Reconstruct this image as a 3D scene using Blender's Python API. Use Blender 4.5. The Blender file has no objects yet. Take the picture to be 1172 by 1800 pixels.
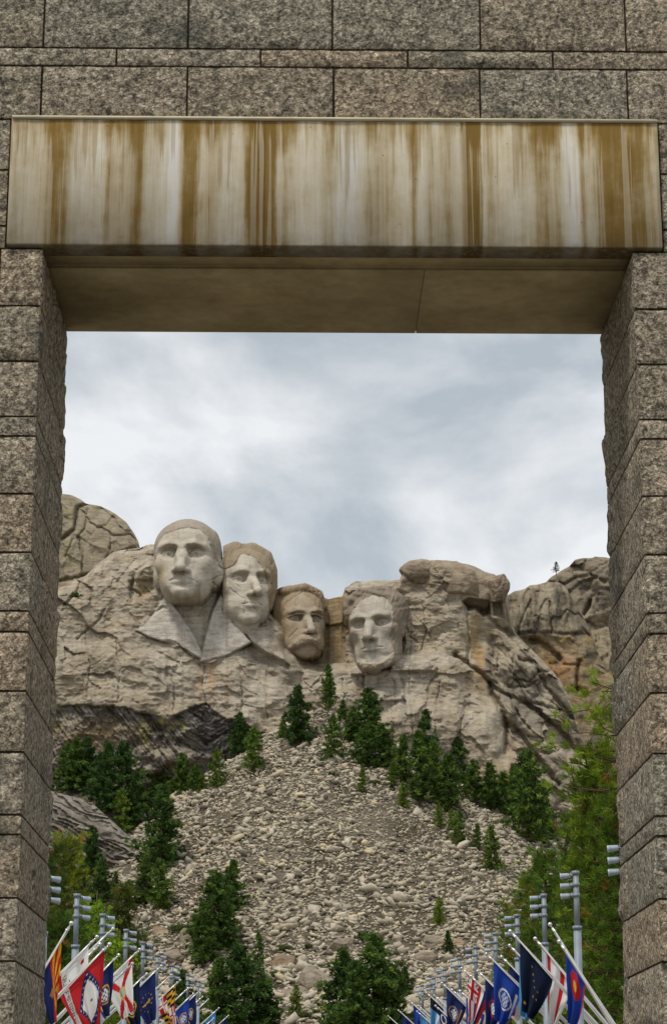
import bpy, math, random
import numpy as np
from mathutils import Vector, Matrix

# ------------------------------------------------------------------ camera, sky, sun, exposure
scene = bpy.context.scene
C = scene.collection
EYE = np.array([0.0, 0.0, 1.7]); FPX = 3900.0; PITCH = math.radians(15.75); YAW = math.radians(0.86)
cam = bpy.data.cameras.new('camera'); camo = bpy.data.objects.new('camera', cam); C.objects.link(camo)
camo.location = EYE; camo.rotation_euler = (math.pi/2+PITCH, 0, -YAW)
cam.sensor_fit = 'VERTICAL'; cam.sensor_height = 36; cam.sensor_width = 36; cam.lens = 36*FPX/1800
cam.clip_start = .1; cam.clip_end = 6000
scene.camera = camo
scene.view_settings.view_transform = 'Standard'; scene.view_settings.look = 'None'
scene.view_settings.exposure = 0.70; scene.view_settings.gamma = 1; scene.view_settings.use_curve_mapping = False
SUN_EL, SUN_AZ = math.radians(60), math.radians(-143)     # azimuth from +Y towards +X: behind the viewer, to the left
wd = bpy.data.worlds.new('World'); scene.world = wd; wd.use_nodes = True
nt = wd.node_tree; nt.nodes.clear()
def wn(t, **k):
    n = nt.nodes.new(t)
    for a, v in k.items(): setattr(n, a, v)
    return n
out = wn('ShaderNodeOutputWorld'); mix = wn('ShaderNodeMixShader'); mix.inputs[0].default_value = .90
sky = wn('ShaderNodeTexSky', sky_type='NISHITA', sun_disc=False, sun_elevation=SUN_EL, sun_rotation=SUN_AZ)
b1 = wn('ShaderNodeBackground'); b1.inputs[1].default_value = .10
b2 = wn('ShaderNodeBackground'); b2.inputs[1].default_value = .63
tc = wn('ShaderNodeTexCoord'); mp = wn('ShaderNodeMapping'); mp.inputs['Scale'].default_value = (1, 1, 1.7); mp.inputs['Location'].default_value = (.37, .1, .03)
n1 = wn('ShaderNodeTexNoise'); n1.inputs['Scale'].default_value = 6.5; n1.inputs['Detail'].default_value = 8; n1.inputs['Roughness'].default_value = .54; n1.inputs['Distortion'].default_value = .28
rp = wn('ShaderNodeValToRGB'); e = rp.color_ramp.elements
e[0].position = .40; e[0].color = (.47, .515, .55, 1); e[1].position = .60; e[1].color = (.90, .905, .905, 1)
m_ = e.new(.50); m_.color = (.66, .69, .71, 1)
L = nt.links.new
L(tc.outputs['Generated'], mp.inputs[0]); L(mp.outputs[0], n1.inputs['Vector'])
sx = wn('ShaderNodeSeparateXYZ'); L(tc.outputs['Generated'], sx.inputs[0])       # thinner and brighter cloud towards the horizon
mr = wn('ShaderNodeMapRange'); L(sx.outputs[2], mr.inputs[0]); mr.inputs[1].default_value = .12; mr.inputs[2].default_value = .40; mr.inputs[3].default_value = .055; mr.inputs[4].default_value = -.03
ad = wn('ShaderNodeMath', operation='ADD'); L(n1.outputs[0], ad.inputs[0]); L(mr.outputs[0], ad.inputs[1]); L(ad.outputs[0], rp.inputs[0]); L(rp.outputs[0], b2.inputs[0])
L(sky.outputs[0], b1.inputs[0]); L(b1.outputs[0], mix.inputs[1]); L(b2.outputs[0], mix.inputs[2]); L(mix.outputs[0], out.inputs[0])
sl = bpy.data.lights.new('sun', 'SUN'); sl.energy = 1.5; sl.angle = math.radians(11); sl.color = (1, .95, .87)
so = bpy.data.objects.new('sun', sl); C.objects.link(so); so.location = (-60, -60, 200)
sd = Vector((math.sin(SUN_AZ)*math.cos(SUN_EL), math.cos(SUN_AZ)*math.cos(SUN_EL), math.sin(SUN_EL)))
so.rotation_euler = sd.to_track_quat('Z', 'Y').to_euler()

# ------------------------------------------------------------------ survey: a bearing of the photograph and a distance give a place
_cp, _sp, _cy, _sy = math.cos(PITCH), math.sin(PITCH), math.cos(YAW), math.sin(YAW)
FW = np.array([_sy*_cp, _cy*_cp, _sp]); UP = np.array([-_sy*_sp, -_cy*_sp, _cp]); RT = np.array([_cy, -_sy, 0])
def ray(px, py):
    u = (np.asarray(px, float)-586)/FPX; v = (900-np.asarray(py, float))/FPX
    u, v = np.broadcast_arrays(u, v)
    return u[..., None]*RT+v[..., None]*UP+FW
def at(px, py, Y):
    d = ray(px, py); return EYE+d*((np.asarray(Y, float)-EYE[1])/d[..., 1])[..., None]

# ------------------------------------------------------------------ numpy noise
def _h(i, seed):
    x = (i.astype(np.int64)*374761393+seed*668265263) & 0xffffffff
    x = ((x ^ (x >> 13))*1274126177) & 0xffffffff
    return ((x ^ (x >> 16)) & 0xffffff)/float(0xffffff)
def vnoise(p, seed=0):
    """value noise of an (..., 2 or 3) array, 0..1"""
    i = np.floor(p); f = p-i; i = i.astype(np.int64); f = f*f*(3-2*f); k = p.shape[-1]; r = 0
    pr = (1, 57, 131*57)
    for c in range(2**k):
        w = 1.0; idx = 0
        for a in range(k):
            b = (c >> a) & 1; w = w*(f[..., a] if b else 1-f[..., a]); idx = idx+(i[..., a]+b)*(pr[a]*7919+a*104729)
        r = r+w*_h(idx, seed)
    return r
def fbm(p, seed=0, octv=4, gain=.5):
    a, s, r = 1.0, 0.0, 0
    for o in range(octv):
        r = r+a*(vnoise(p*(2.03**o)+o*17.3, seed+o)-.5)*2; s += a; a *= gain
    return r/s
def worley(X, Y, sx, sy, ang=0, seed=0, warp=0):
    c, s = math.cos(math.radians(ang)), math.sin(math.radians(ang))
    u = (X*c+Y*s)/sx; v = (-X*s+Y*c)/sy
    if warp:
        q = np.stack([u, v], -1); u = u+warp*fbm(q*.8, seed+5, 3); v = v+warp*fbm(q*.8+9, seed+6, 3)
    iu, iv = np.floor(u).astype(np.int64), np.floor(v).astype(np.int64)
    F1 = np.full(X.shape, 9.); F2 = F1.copy(); cid = np.zeros(X.shape)
    for a in (-1, 0, 1):
        for b in (-1, 0, 1):
            k = (iu+a)*7919+(iv+b)*104729
            d = np.hypot(iu+a+_h(k, seed)-u, iv+b+_h(k, seed+1)-v)
            m = d < F1; F2 = np.where(m, F1, np.minimum(F2, d)); cid = np.where(m, _h(k, seed+2), cid); F1 = np.minimum(F1, d)
    return F1, F2, cid
def facets(X, Y, sx, sy, ang=0, seed=0, warp=.25):
    """broken-stone facets: every cell is a tilted plane"""
    c, s = math.cos(math.radians(ang)), math.sin(math.radians(ang)); u = (X*c+Y*s)/sx; v = (-X*s+Y*c)/sy
    q = np.stack([u, v], -1); u = u+warp*fbm(q*1.3, seed+5, 3); v = v+warp*fbm(q*1.3+9, seed+6, 3)
    iu, iv = np.floor(u).astype(np.int64), np.floor(v).astype(np.int64); F = np.full(X.shape, 9.); R = np.zeros(X.shape)
    for a in (-1, 0, 1):
        for b in (-1, 0, 1):
            k = (iu+a)*7919+(iv+b)*104729; du = u-iu-a-_h(k, seed); dv = v-iv-b-_h(k, seed+1); d = np.abs(du)+np.abs(dv); m = d < F
            F = np.where(m, d, F); R = np.where(m, du*(_h(k, seed+2)-.5)*2+dv*(_h(k, seed+3)-.5)*2+(_h(k, seed+4)-.5)*.7, R)
    return R
def joints(X, Y, w, h, ang, seed, warp=.3, rnd=8.):
    """sheet-jointed rock: staggered blocks; returns (rounded bulge 0..1, random per block)"""
    c, s = math.cos(math.radians(ang)), math.sin(math.radians(ang)); q = np.stack([X, Y], -1)
    u = X*c+Y*s+warp*w*fbm(q/(w*1.2), seed, 4); v = -X*s+Y*c+warp*h*1.6*fbm(q/(w*1.1)+7, seed+1, 4)
    v = v+h*.35*np.sin(v/h*1.7+seed); r = np.floor(v/h); fv = v-r*h; ri = r.astype(np.int64)
    wr = w*(.6+.9*_h(ri, seed+2)); uu = u+w*5*_h(ri, seed+3); cc = np.floor(uu/wr); fu = uu-cc*wr
    d = np.minimum(np.minimum(fv, h-fv), np.minimum(fu, wr-fu)*1.1); k = ri*7919+cc.astype(np.int64)*104729
    return np.sqrt(np.clip(d/rnd, 0, 1)), _h(k, seed+4)
def sstep(a, b, x): t = np.clip((x-a)/(b-a), 0, 1); return t*t*(3-2*t)
def seg_dist(X, Y, pts):
    d = np.full(X.shape, 1e9)
    for (ax, ay), (bx, by) in zip(pts[:-1], pts[1:]):
        vx, vy = bx-ax, by-ay; t = np.clip(((X-ax)*vx+(Y-ay)*vy)/(vx*vx+vy*vy+1e-9), 0, 1)
        d = np.minimum(d, np.hypot(X-ax-t*vx, Y-ay-t*vy))
    return d
def poly_sd(X, Y, pts):
    """signed distance to a polygon, positive inside"""
    d = seg_dist(X, Y, list(pts)+[pts[0]]); ins = np.zeros(X.shape, bool)
    for (ax, ay), (bx, by) in zip(pts, list(pts[1:])+[pts[0]]):
        c = ((ay > Y) != (by > Y)) & (X < (bx-ax)*(Y-ay)/(by-ay+1e-12)+ax); ins ^= c
    return np.where(ins, d, -d)

# ------------------------------------------------------------------ mesh and object helpers
def mesh(name, verts, faces, mat=None, cols=None, smooth=False, mats=None, midx=None):
    """verts (n,3); faces: one (m,k) array or a list of such arrays; cols: (n,3) per vertex"""
    me = bpy.data.meshes.new(name); verts = np.asarray(verts, np.float32)
    fl = faces if isinstance(faces, list) and isinstance(faces[0], np.ndarray) and faces[0].ndim == 2 else [faces]; fl = [np.asarray(f, np.int32) for f in fl if len(f)]
    loops = np.concatenate([f.ravel() for f in fl]); tot = np.concatenate([np.full(len(f), f.shape[1], np.int32) for f in fl])
    st = np.concatenate([[0], np.cumsum(tot)[:-1]]).astype(np.int32)
    me.vertices.add(len(verts)); me.vertices.foreach_set('co', verts.ravel())
    me.loops.add(len(loops)); me.loops.foreach_set('vertex_index', loops)
    me.polygons.add(len(tot)); me.polygons.foreach_set('loop_start', st); me.polygons.foreach_set('loop_total', tot)
    if smooth: me.polygons.foreach_set('use_smooth', np.ones(len(tot), bool))
    for m in (mats or ([mat] if mat else [])): me.materials.append(m)
    if midx is not None: me.polygons.foreach_set('material_index', np.asarray(midx, np.int32))
    me.update(calc_edges=True)
    if cols is not None:
        a = me.color_attributes.new('Col', 'FLOAT_COLOR', 'POINT')
        c4 = np.ones((len(verts), 4), np.float32); c4[:, :3] = cols; a.data.foreach_set('color', c4.ravel())
    return me
def link(name, me, parent=None, loc=None):
    o = bpy.data.objects.new(name, me); C.objects.link(o)
    if parent is not None: o.parent = parent
    if loc is not None: o.location = loc
    return o
def thing(name, label, cat, loc=(0, 0, 0), group=None, rot=(0, 0, 0)):
    o = bpy.data.objects.new(name, None); C.objects.link(o); o.location = loc; o.rotation_euler = rot
    o.empty_display_size = .3
    return tag(o, label, cat, group)
def tag(o, label, cat, group=None):
    o['label'] = label; o['category'] = cat
    if group: o['group'] = group
    return o
def struct(o, kind='structure'): o['kind'] = kind; return o
class MB:
    """collects simple shapes, then links them as one mesh object"""
    def __init__(s): s.v = []; s.f4 = []; s.f3 = []; s.n = 0
    def add(s, v, f4=(), f3=()):
        v = np.asarray(v, float)
        if len(f4): s.f4.append(np.asarray(f4)+s.n)
        if len(f3): s.f3.append(np.asarray(f3)+s.n)
        s.v.append(v); s.n += len(v); return s
    def box(s, a, b):
        (x0, y0, z0), (x1, y1, z1) = a, b
        v = [(x0,y0,z0),(x1,y0,z0),(x1,y1,z0),(x0,y1,z0),(x0,y0,z1),(x1,y0,z1),(x1,y1,z1),(x0,y1,z1)]
        return s.add(v, [(0,3,2,1),(4,5,6,7),(0,1,5,4),(1,2,6,5),(2,3,7,6),(3,0,4,7)])
    def tube(s, pts, r, n=8, cap=True):
        pts = [np.asarray(p, float) for p in pts]; R = [r]*len(pts) if np.isscalar(r) else list(r)
        rings = []
        for i, p in enumerate(pts):
            d = pts[min(i+1, len(pts)-1)]-pts[max(i-1, 0)]; d = d/(np.linalg.norm(d)+1e-9)
            a = np.cross(d, (0, 0, 1) if abs(d[2]) < .9 else (1, 0, 0)); a /= np.linalg.norm(a); b = np.cross(d, a)
            t = np.arange(n)*2*math.pi/n; rings.append(p+R[i]*(np.cos(t)[:, None]*a+np.sin(t)[:, None]*b))
        v = np.concatenate(rings); f = []
        for i in range(len(pts)-1):
            for k in range(n): f.append((i*n+k, i*n+(k+1) % n, (i+1)*n+(k+1) % n, (i+1)*n+k))
        m = len(v); t3 = []
        if cap:
            v = np.concatenate([v, [pts[0]], [pts[-1]]]); e0 = (len(pts)-1)*n
            for k in range(n): t3 += [(m, (k+1) % n, k), (m+1, e0+k, e0+(k+1) % n)]
        return s.add(v, f, t3)
    def ball(s, c, r, n=10, m=6):
        v = [(0, 0, 1)]
        for i in range(1, m):
            for k in range(n): a, t = math.pi*i/m, 2*math.pi*k/n; v.append((math.sin(a)*math.cos(t), math.sin(a)*math.sin(t), math.cos(a)))
        v.append((0, 0, -1)); f4 = []; f3 = []
        for k in range(n):
            f3.append((0, 1+k, 1+(k+1) % n)); f3.append((len(v)-1, 1+(m-2)*n+(k+1) % n, 1+(m-2)*n+k))
            for i in range(m-2): f4.append((1+i*n+k, 1+(i+1)*n+k, 1+(i+1)*n+(k+1) % n, 1+i*n+(k+1) % n))
        return s.add(np.array(v)*r+np.asarray(c), f4, f3)
    def me(s, name, mat, smooth=False, cols=None):
        return mesh(name, np.concatenate(s.v), ([np.concatenate(s.f4)] if s.f4 else [])+([np.concatenate(s.f3)] if s.f3 else []), mat, cols, smooth)
    def obj(s, name, mat, parent=None, smooth=False): return link(name, s.me(name, mat, smooth), parent)

# ------------------------------------------------------------------ materials
class Mat:
    def __init__(s, name, rough=.9, spec=.3):
        s.m = bpy.data.materials.new(name); s.m.use_nodes = True; s.t = s.m.node_tree; s.b = s.t.nodes['Principled BSDF']
        s.b.inputs['Roughness'].default_value = rough; s.b.inputs['Specular IOR Level'].default_value = spec
    def n(s, t, ins=None, **k):
        o = s.t.nodes.new(t)
        for a, v in k.items(): setattr(o, a, v)
        for a, v in (ins or {}).items():
            if isinstance(v, bpy.types.NodeSocket): s.t.links.new(v, o.inputs[a])
            else: o.inputs[a].default_value = v
        return o
    def coord(s, which='Object', scale=(1, 1, 1), loc=(0, 0, 0), rot=(0, 0, 0)):
        return s.n('ShaderNodeMapping', {0: s.n('ShaderNodeTexCoord').outputs[which], 'Scale': scale, 'Location': loc, 'Rotation': rot}).outputs[0]
    def noise(s, vec, scale, detail=4, rough=.55, dist=0):
        return s.n('ShaderNodeTexNoise', {'Vector': vec, 'Scale': scale, 'Detail': detail, 'Roughness': rough, 'Distortion': dist}).outputs[0]
    def ramp(s, fac, stops, interp='LINEAR'):
        r = s.n('ShaderNodeValToRGB', {0: fac}); r.color_ramp.interpolation = interp; e = r.color_ramp.elements
        while len(e) < len(stops): e.new(.5)
        for i, (p, c) in enumerate(stops):
            e[i].position = p; e[i].color = (*((c, c, c) if np.isscalar(c) else c), 1)
        return r.outputs[0]
    def mix(s, a, b, fac, mode='MIX'):
        o = s.n('ShaderNodeMix', data_type='RGBA', blend_type=mode)
        for k, v in ((0, fac), (6, a), (7, b)):
            if isinstance(v, bpy.types.NodeSocket): s.t.links.new(v, o.inputs[k])
            else: o.inputs[k].default_value = v if np.isscalar(v) else (*v, 1)
        return o.outputs[2]
    def math(s, op, a, b=0.0):
        return s.n('ShaderNodeMath', {0: a, 1: b}, operation=op).outputs[0]
    def attr(s, name='Col'): return s.n('ShaderNodeAttribute', attribute_name=name).outputs['Color']
    def base(s, c):
        if isinstance(c, bpy.types.NodeSocket): s.t.links.new(c, s.b.inputs['Base Color'])
        else: s.b.inputs['Base Color'].default_value = (*c, 1)
        return s
    def bump(s, h, strength=.5, dist=.02):
        o = s.n('ShaderNodeBump', {'Strength': strength, 'Distance': dist, 'Height': h}); s.t.links.new(o.outputs[0], s.b.inputs['Normal']); return s
def simple(name, c, rough=.6, spec=.4, metal=0):
    m = Mat(name, rough, spec).base(c); m.b.inputs['Metallic'].default_value = metal
    v = m.noise(m.coord(), 3, 3); m.base(m.mix(c, tuple(k*.8 for k in c), m.ramp(v, [(.4, 0.), (.7, 1.)]))); return m.m

# mountain granite: its own colours come with the surface (carved pale stone, weathered tan, ochre stain, lichen), grain from nodes
def rock_mat(name, sc=1.0, bump=.6, k=1.0):
    m = Mat(name, .95, .15); o = m.coord(); o2 = m.coord(scale=(.5, .5, 1.5), rot=(.0, .10, .0))
    a = m.noise(o, .35*sc, 5, .6); b = m.noise(o2, .9*sc, 5, .62); c = m.noise(o, 2.6*sc, 4, .7)
    col = m.mix(m.attr(), m.ramp(a, [(.30, (.66, .62, .58)), (.5, (1, 1, 1)), (.72, (1.18, 1.16, 1.12))]), .8*k, 'MULTIPLY')
    col = m.mix(col, m.ramp(b, [(.36, (.70, .66, .62)), (.5, (1, 1, 1)), (.66, (1.12, 1.12, 1.12))]), .7*k, 'MULTIPLY')
    col = m.mix(col, m.ramp(c, [(.33, (.72, .70, .70)), (.55, (1.05, 1.05, 1.05))]), .6*k, 'MULTIPLY')
    m.base(col); m.bump(m.math('ADD', m.math('MULTIPLY', b, 1.2), m.math('MULTIPLY', c, .5)), bump, .55); return m.m
ROCK = rock_mat('mountain_granite'); CARVED = rock_mat('carved_granite', 1.6, .16, .45)

# rough split-face granite of the gate
def granite():
    m = Mat('split_granite', .88, .25); o = m.coord(); rnd = m.n('ShaderNodeObjectInfo').outputs['Random']
    g1 = m.noise(o, 20, 5, .72, .4); g2 = m.noise(o, 56, 4, .7); big = m.noise(o, 1.3, 4, .6); mid = m.noise(o, 5, 4, .6)
    v = m.n('ShaderNodeTexVoronoi', {'Vector': o, 'Scale': 30.0}).outputs['Distance']
    col = m.ramp(g1, [(.31, (.034, .033, .028)), (.42, (.152, .136, .110)), (.52, (.32, .283, .230)), (.62, (.51, .463, .39)), (.74, (.68, .635, .57))])
    tint = m.ramp(rnd, [(0., (.86, .88, .84)), (.2, (1.06, 1.03, .96)), (.4, (1.12, 1.0, .87)), (.6, (.90, .88, .80)), (.8, (1.0, .93, .84)), (1., (1.12, 1.10, 1.04))])
    col = m.mix(col, tint, 1., 'MULTIPLY')
    col = m.mix(col, m.ramp(g2, [(.33, (.36, .36, .36)), (.5, (1, 1, 1)), (.67, (1.65, 1.62, 1.58))]), .85, 'MULTIPLY')
    col = m.mix(col, m.ramp(mid, [(.28, (.60, .61, .60)), (.48, (1., 1., .98)), (.70, (1.18, 1.15, 1.10))]), .9, 'MULTIPLY')
    lich = m.ramp(m.math('MULTIPLY', big, m.math('ADD', mid, .45)), [(.26, 0.), (.0, 0.)]) if False else m.ramp(big, [(.58, 0.), (.72, .75)])
    col = m.mix(col, (.055, .062, .052), lich)
    m.base(col)
    h = m.math('ADD', m.math('MULTIPLY', g1, 1.0), m.math('ADD', m.math('MULTIPLY', v, .45), m.math('MULTIPLY', g2, .35)))
    m.bump(h, .9, .045); return m.m
GRANITE = granite()
mo = Mat('mortar', .95, .1); o_ = mo.coord(); mo.base(mo.ramp(mo.noise(o_, 9, 4), [(.35, (.07, .055, .04)), (.6, (.21, .16, .11))])); mo.bump(mo.noise(o_, 60), .5, .01); MORTAR = mo.m
# ------------------------------------------------------------------ the granite gate
G = 21.0; THICK = 2.42
XL = at(77, 450, G)[0]; XR = at(1110, 450, G)[0]
zf = lambda py: float(at(586, py, G)[2])
X_OUT0, X_OUT1 = XL-2.6, XR+2.6
gate = thing('stone_gate', 'tall gate of rough grey-brown granite blocks with a stained concrete lintel framing the carved mountain', 'gate', ((XL+XR)/2, G+THICK/2, 0))
GO = np.array(gate.location)
def stone(x0, x1, y0, y1, z0, z1, rough, amp=.034, seed=0, gap=.0095):
    """a split-faced block: rough is a string of the faces that are pitched (f front, l -x side, r +x side)"""
    x0 += gap; x1 -= gap; z0 += gap; z1 -= gap
    if y0 > G+.01: y0 += gap
    st = .045; nx = max(3, min(40, int((x1-x0)/st))); nz = max(3, int((z1-z0)/st)); ny = max(2, min(36, int((y1-y0)/st)))
    V_, F_ = [], []; n = 0
    cx = np.array([(x0+x1)/2, (y0+y1)/2, (z0+z1)/2])
    def face(key, o, u, v, nu, nv, nrm):
        nonlocal n
        if key not in rough: nu = nv = 1
        s, t = np.meshgrid(np.linspace(0, 1, nu+1), np.linspace(0, 1, nv+1))
        P = np.asarray(o)+s[..., None]*np.asarray(u)+t[..., None]*np.asarray(v)
        if key in rough:
            lu, lv = np.linalg.norm(u), np.linalg.norm(v)
            de = np.minimum(np.minimum(s, 1-s)*lu, np.minimum(t, 1-t)*lv); w = sstep(0, .07, de)
            nn = fbm(P*5.5+seed*3.1, seed, 4, .6)
            big = fbm(P*1.7+seed, seed+9, 2)
            P = P+np.asarray(nrm)*(w*(amp*(.55+nn*1.1+big*.6))-.004*(1-w))[..., None]
            P = P+(np.random.default_rng(seed).normal(0, .0015, P.shape))*(w[..., None])
            P = P+np.asarray(nrm)*((1-w)*fbm(P*9, seed+4, 2)*.008)[..., None]
        i = np.arange((nu+1)*(nv+1)).reshape(nv+1, nu+1)+n
        F_.append(np.stack([i[:-1, :-1], i[:-1, 1:], i[1:, 1:], i[1:, :-1]], -1).reshape(-1, 4)); V_.append(P.reshape(-1, 3)); n += P.shape[0]*P.shape[1]
    dx, dy, dz = x1-x0, y1-y0, z1-z0
    face('f', (x0, y0, z0), (dx, 0, 0), (0, 0, dz), nx, nz, (0, -1, 0))
    face('r', (x1, y0, z0), (0, dy, 0), (0, 0, dz), ny, nz, (1, 0, 0))
    face('l', (x0, y1, z0), (0, -dy, 0), (0, 0, dz), ny, nz, (-1, 0, 0))
    face('k', (x1, y1, z0), (-dx, 0, 0), (0, 0, dz), 1, 1, (0, 1, 0))
    face('t', (x0, y0, z1), (dx, 0, 0), (0, dy, 0), 1, 1, (0, 0, 1))
    face('b', (x0, y1, z0), (dx, 0, 0), (0, -dy, 0), 1, 1, (0, 0, -1))
    v = np.concatenate(V_)-GO
    return link('stone', mesh('stone', v, np.concatenate(F_), GRANITE, smooth=False), gate)
rng = random.Random(5)
courses = [213, 302, 400, 440, 540, 637.3, 734.5, 768.5, 869.5, 972.5, 1075.5, 1112, 1216, 1323, 1433, 1468, 1579, 1690, 1803]
cz = [zf(p) for p in courses]; tall = cz[-2]-cz[-1]; thin = cz[14]-cz[15]
for k in range(40):
    h = thin if k % 4 == 0 else tall
    if cz[-1]-h < .15: cz.append(0.0); break
    cz.append(cz[-1]-h)
sd_ = 100
LX0, LX1 = float(at(15, 330, G)[0]), float(at(1160, 330, G)[0])
for i in range(len(cz)-1):
    z1, z0 = cz[i], cz[i+1]; sd_ += 7
    for side in (-1, 1):
        beside = i < 3
        inner = (LX0 if side < 0 else LX1) if beside else (XL if side < 0 else XR)
        outer = X_OUT0 if side < 0 else X_OUT1
        w = (.95 if (i+(side > 0)) % 2 else .40) if not beside else .9
        if side > 0 and not beside: w = (.36, 1.05, .46, .8)[i % 4]
        if side < 0 and not beside: w = (.47, .385, .9, .44, 1.1)[i % 5]
        xc = inner+side*w                                        # joint behind the corner stone on the front
        rough = 'f'+('r' if side < 0 else 'l') if not beside else 'f'
        d = THICK if beside else (THICK, 2.05, THICK, 1.0, THICK, 1.9)[(i*5+(side > 0)*2) % 6]
        dd = d if not beside else .6
        stone(min(inner, xc), max(inner, xc), G, G+dd, z0, z1, rough, .026 if not beside else .03, sd_+side)
        if dd < THICK and not beside:
            stone(min(inner, inner+side*.5), max(inner, inner+side*.5), G+dd, G+THICK, z0, z1, rough[1], .045, sd_+side+3)
        stone(min(xc, outer), max(xc, outer), G, G+.6, z0, z1, 'f', .03, sd_+side+40)
# the wall above the lintel
rows = [(213, 118.5, [73, 329, 586, 843, 1102]), (118.5, 87, [205, 458, 716, 971]), (87, -14, [78, 331, 584, 843, 1098]), (-14, -45, [200, 460, 716, 972]), (-45, -140, [75, 330, 586, 843, 1100])]
for r, (p0, p1, js) in enumerate(rows):
    xs = [X_OUT0]+[float(at(j, (p0+p1)/2, G)[0]) for j in js]+[X_OUT1]
    for k in range(len(xs)-1): sd_ += 3; stone(xs[k], xs[k+1], G, G+.6, zf(p0), zf(p1), 'f', .036, sd_, .010)
z_top = zf(-140); z_lt, z_lb = zf(213), zf(440)
core = MB()
core.box((X_OUT0+.02, G+.05, 0), (XL-.05, G+THICK-.04, z_lb-.02)); core.box((XR+.05, G+.05, 0), (X_OUT1-.02, G+THICK-.04, z_lb-.02))
core.box((X_OUT0+.02, G+.045, z_lt+.01), (X_OUT1-.02, G+THICK-.04, z_top-.01))
core.box((X_OUT0+.02, G+.05, z_lb-.015), (XL-.36, G+THICK-.04, z_lt+.005)); core.box((XR+.36, G+.05, z_lb-.015), (X_OUT1-.02, G+THICK-.04, z_lt+.005))
cv = core; cv.v = [a-GO for a in cv.v]; cv.obj('mortar', MORTAR, gate)
# lintel: board-marked concrete, water stains running down from the joint above it
m = Mat('stained_concrete', 1.0, .04); o = m.coord('Object')
XYZ = m.n('ShaderNodeSeparateXYZ', {0: o}); W_ = LX1-LX0
fx = m.math('DIVIDE', m.math('ADD', XYZ.outputs[0], W_/2), W_)
fz = m.math('DIVIDE', m.math('SUBTRACT', XYZ.outputs[2], 0.0), z_lt-z_lb)        # 0 bottom, 1 top
stw = m.coord('Object', scale=(1, 1, .05)); stn = m.coord('Object', scale=(1, 1, .16))
wob = m.math('MULTIPLY', m.math('SUBTRACT', m.noise(stn, 9, 4, .6), .5), .014)
# bands measured along the beam: 0 dark ochre, 1 pale
B1 = [(0, .60), (.05, .68), (.066, .26), (.085, .30), (.10, .70), (.142, .80), (.155, .34), (.175, .55), (.20, .20), (.212, .66), (.235, .80), (.243, .80), (.248, 1.05), (.256, 1.05), (.262, .74), (.268, .14), (.285, .12), (.292, .66), (.31, .45),
      (.325, .72), (.358, .70), (.365, .26), (.38, .06), (.395, .18), (.405, .10), (.412, .72), (.422, .48), (.435, .70), (.475, .82), (.485, .56)]
B2 = [(.485, .46), (.505, .80), (.53, .96), (.55, .62), (.575, .48), (.60, .74), (.615, .70), (.622, .30), (.632, .86), (.645, .52), (.66, .68), (.675, .40), (.69, .80), (.698, .12), (.722, .12), (.727, .80), (.735, .52),
      (.765, .70), (.80, .62), (.81, .36), (.845, .46), (.852, .92), (.873, .94), (.878, .40), (.89, .76), (.905, .24), (.96, .20), (.985, .42), (1.0, .70)]
fxw = m.math('ADD', fx, wob)
ra = m.ramp(fxw, [(p, v) for p, v in B1]); rb = m.ramp(fxw, [(p, v) for p, v in B2])
tone = m.mix(ra, rb, m.math('GREATER_THAN', fxw, .485))
fine = m.noise(stw, 55, 4, .7); mid = m.noise(stw, 16, 3, .6); blot = m.noise(o, 2.6, 5, .62)
t = m.math('ADD', m.math('ADD', m.math('MULTIPLY', tone, 1.0), -.01), m.math('MULTIPLY', m.math('SUBTRACT', fine, .5), .32))
t = m.math('ADD', t, m.math('MULTIPLY', m.math('SUBTRACT', mid, .5), .62))
t = m.math('ADD', t, m.math('MULTIPLY', m.math('SUBTRACT', blot, .5), .75))
# the stain is solid near the top, and breaks into runs of different length further down
start = m.math('ADD', m.math('MULTIPLY', m.noise(m.coord('Object', scale=(1, 1, .0)), 8, 3, .6), .9), .42)
t = m.math('SUBTRACT', t, m.math('MULTIPLY', m.n('ShaderNodeMath', {0: m.math('MULTIPLY', m.math('SUBTRACT', fz, start), 6.0)}, operation='ADD', use_clamp=True).outputs[0], .30))
col = m.ramp(t, [(.0, (.17, .105, .030)), (.18, (.215, .140, .046)), (.36, (.30, .228, .12)), (.56, (.41, .345, .23)), (.78, (.50, .45, .35)), (1.0, (.56, .54, .49))])
d1 = m.noise(m.coord('Object', scale=(1, 1, .012)), 13, 3, .6); d0 = m.noise(m.coord('Object', scale=(1, 1, 0.), loc=(3, 0, 0)), 13, 3, .7)
runs = m.math('MULTIPLY', m.ramp(d1, [(.535, 0.), (.555, 1.)]), m.ramp(m.math('SUBTRACT', m.math('ADD', m.math('MULTIPLY', d0, 1.6), .05), fz), [(.0, 0.), (.06, 1.)]))
col = m.mix(col, (.47, .41, .30), m.math('MULTIPLY', runs, .42))
runs2 = m.math('MULTIPLY', m.ramp(d1, [(.425, 1.), (.445, 0.)]), m.ramp(m.math('SUBTRACT', m.math('ADD', m.math('MULTIPLY', d0, -1.6), 1.25), m.math('SUBTRACT', 1.0, fz)), [(.0, 0.), (.08, 1.)]))
col = m.mix(col, (.185, .115, .035), m.math('MULTIPLY', runs2, .38))
seam = m.math('LESS_THAN', m.math('ABSOLUTE', m.math('SUBTRACT', fx, .392)), .0009); col = m.mix(col, (.10, .065, .02), m.math('MULTIPLY', seam, .7))
pits = m.n('ShaderNodeTexVoronoi', {'Vector': o, 'Scale': 5.5, 'Randomness': 1.0}).outputs['Distance']
pit = m.ramp(pits, [(.028, 1.), (.045, 0.)])
col = m.mix(col, (.05, .035, .02), m.math('MULTIPLY', pit, .8))
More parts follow.
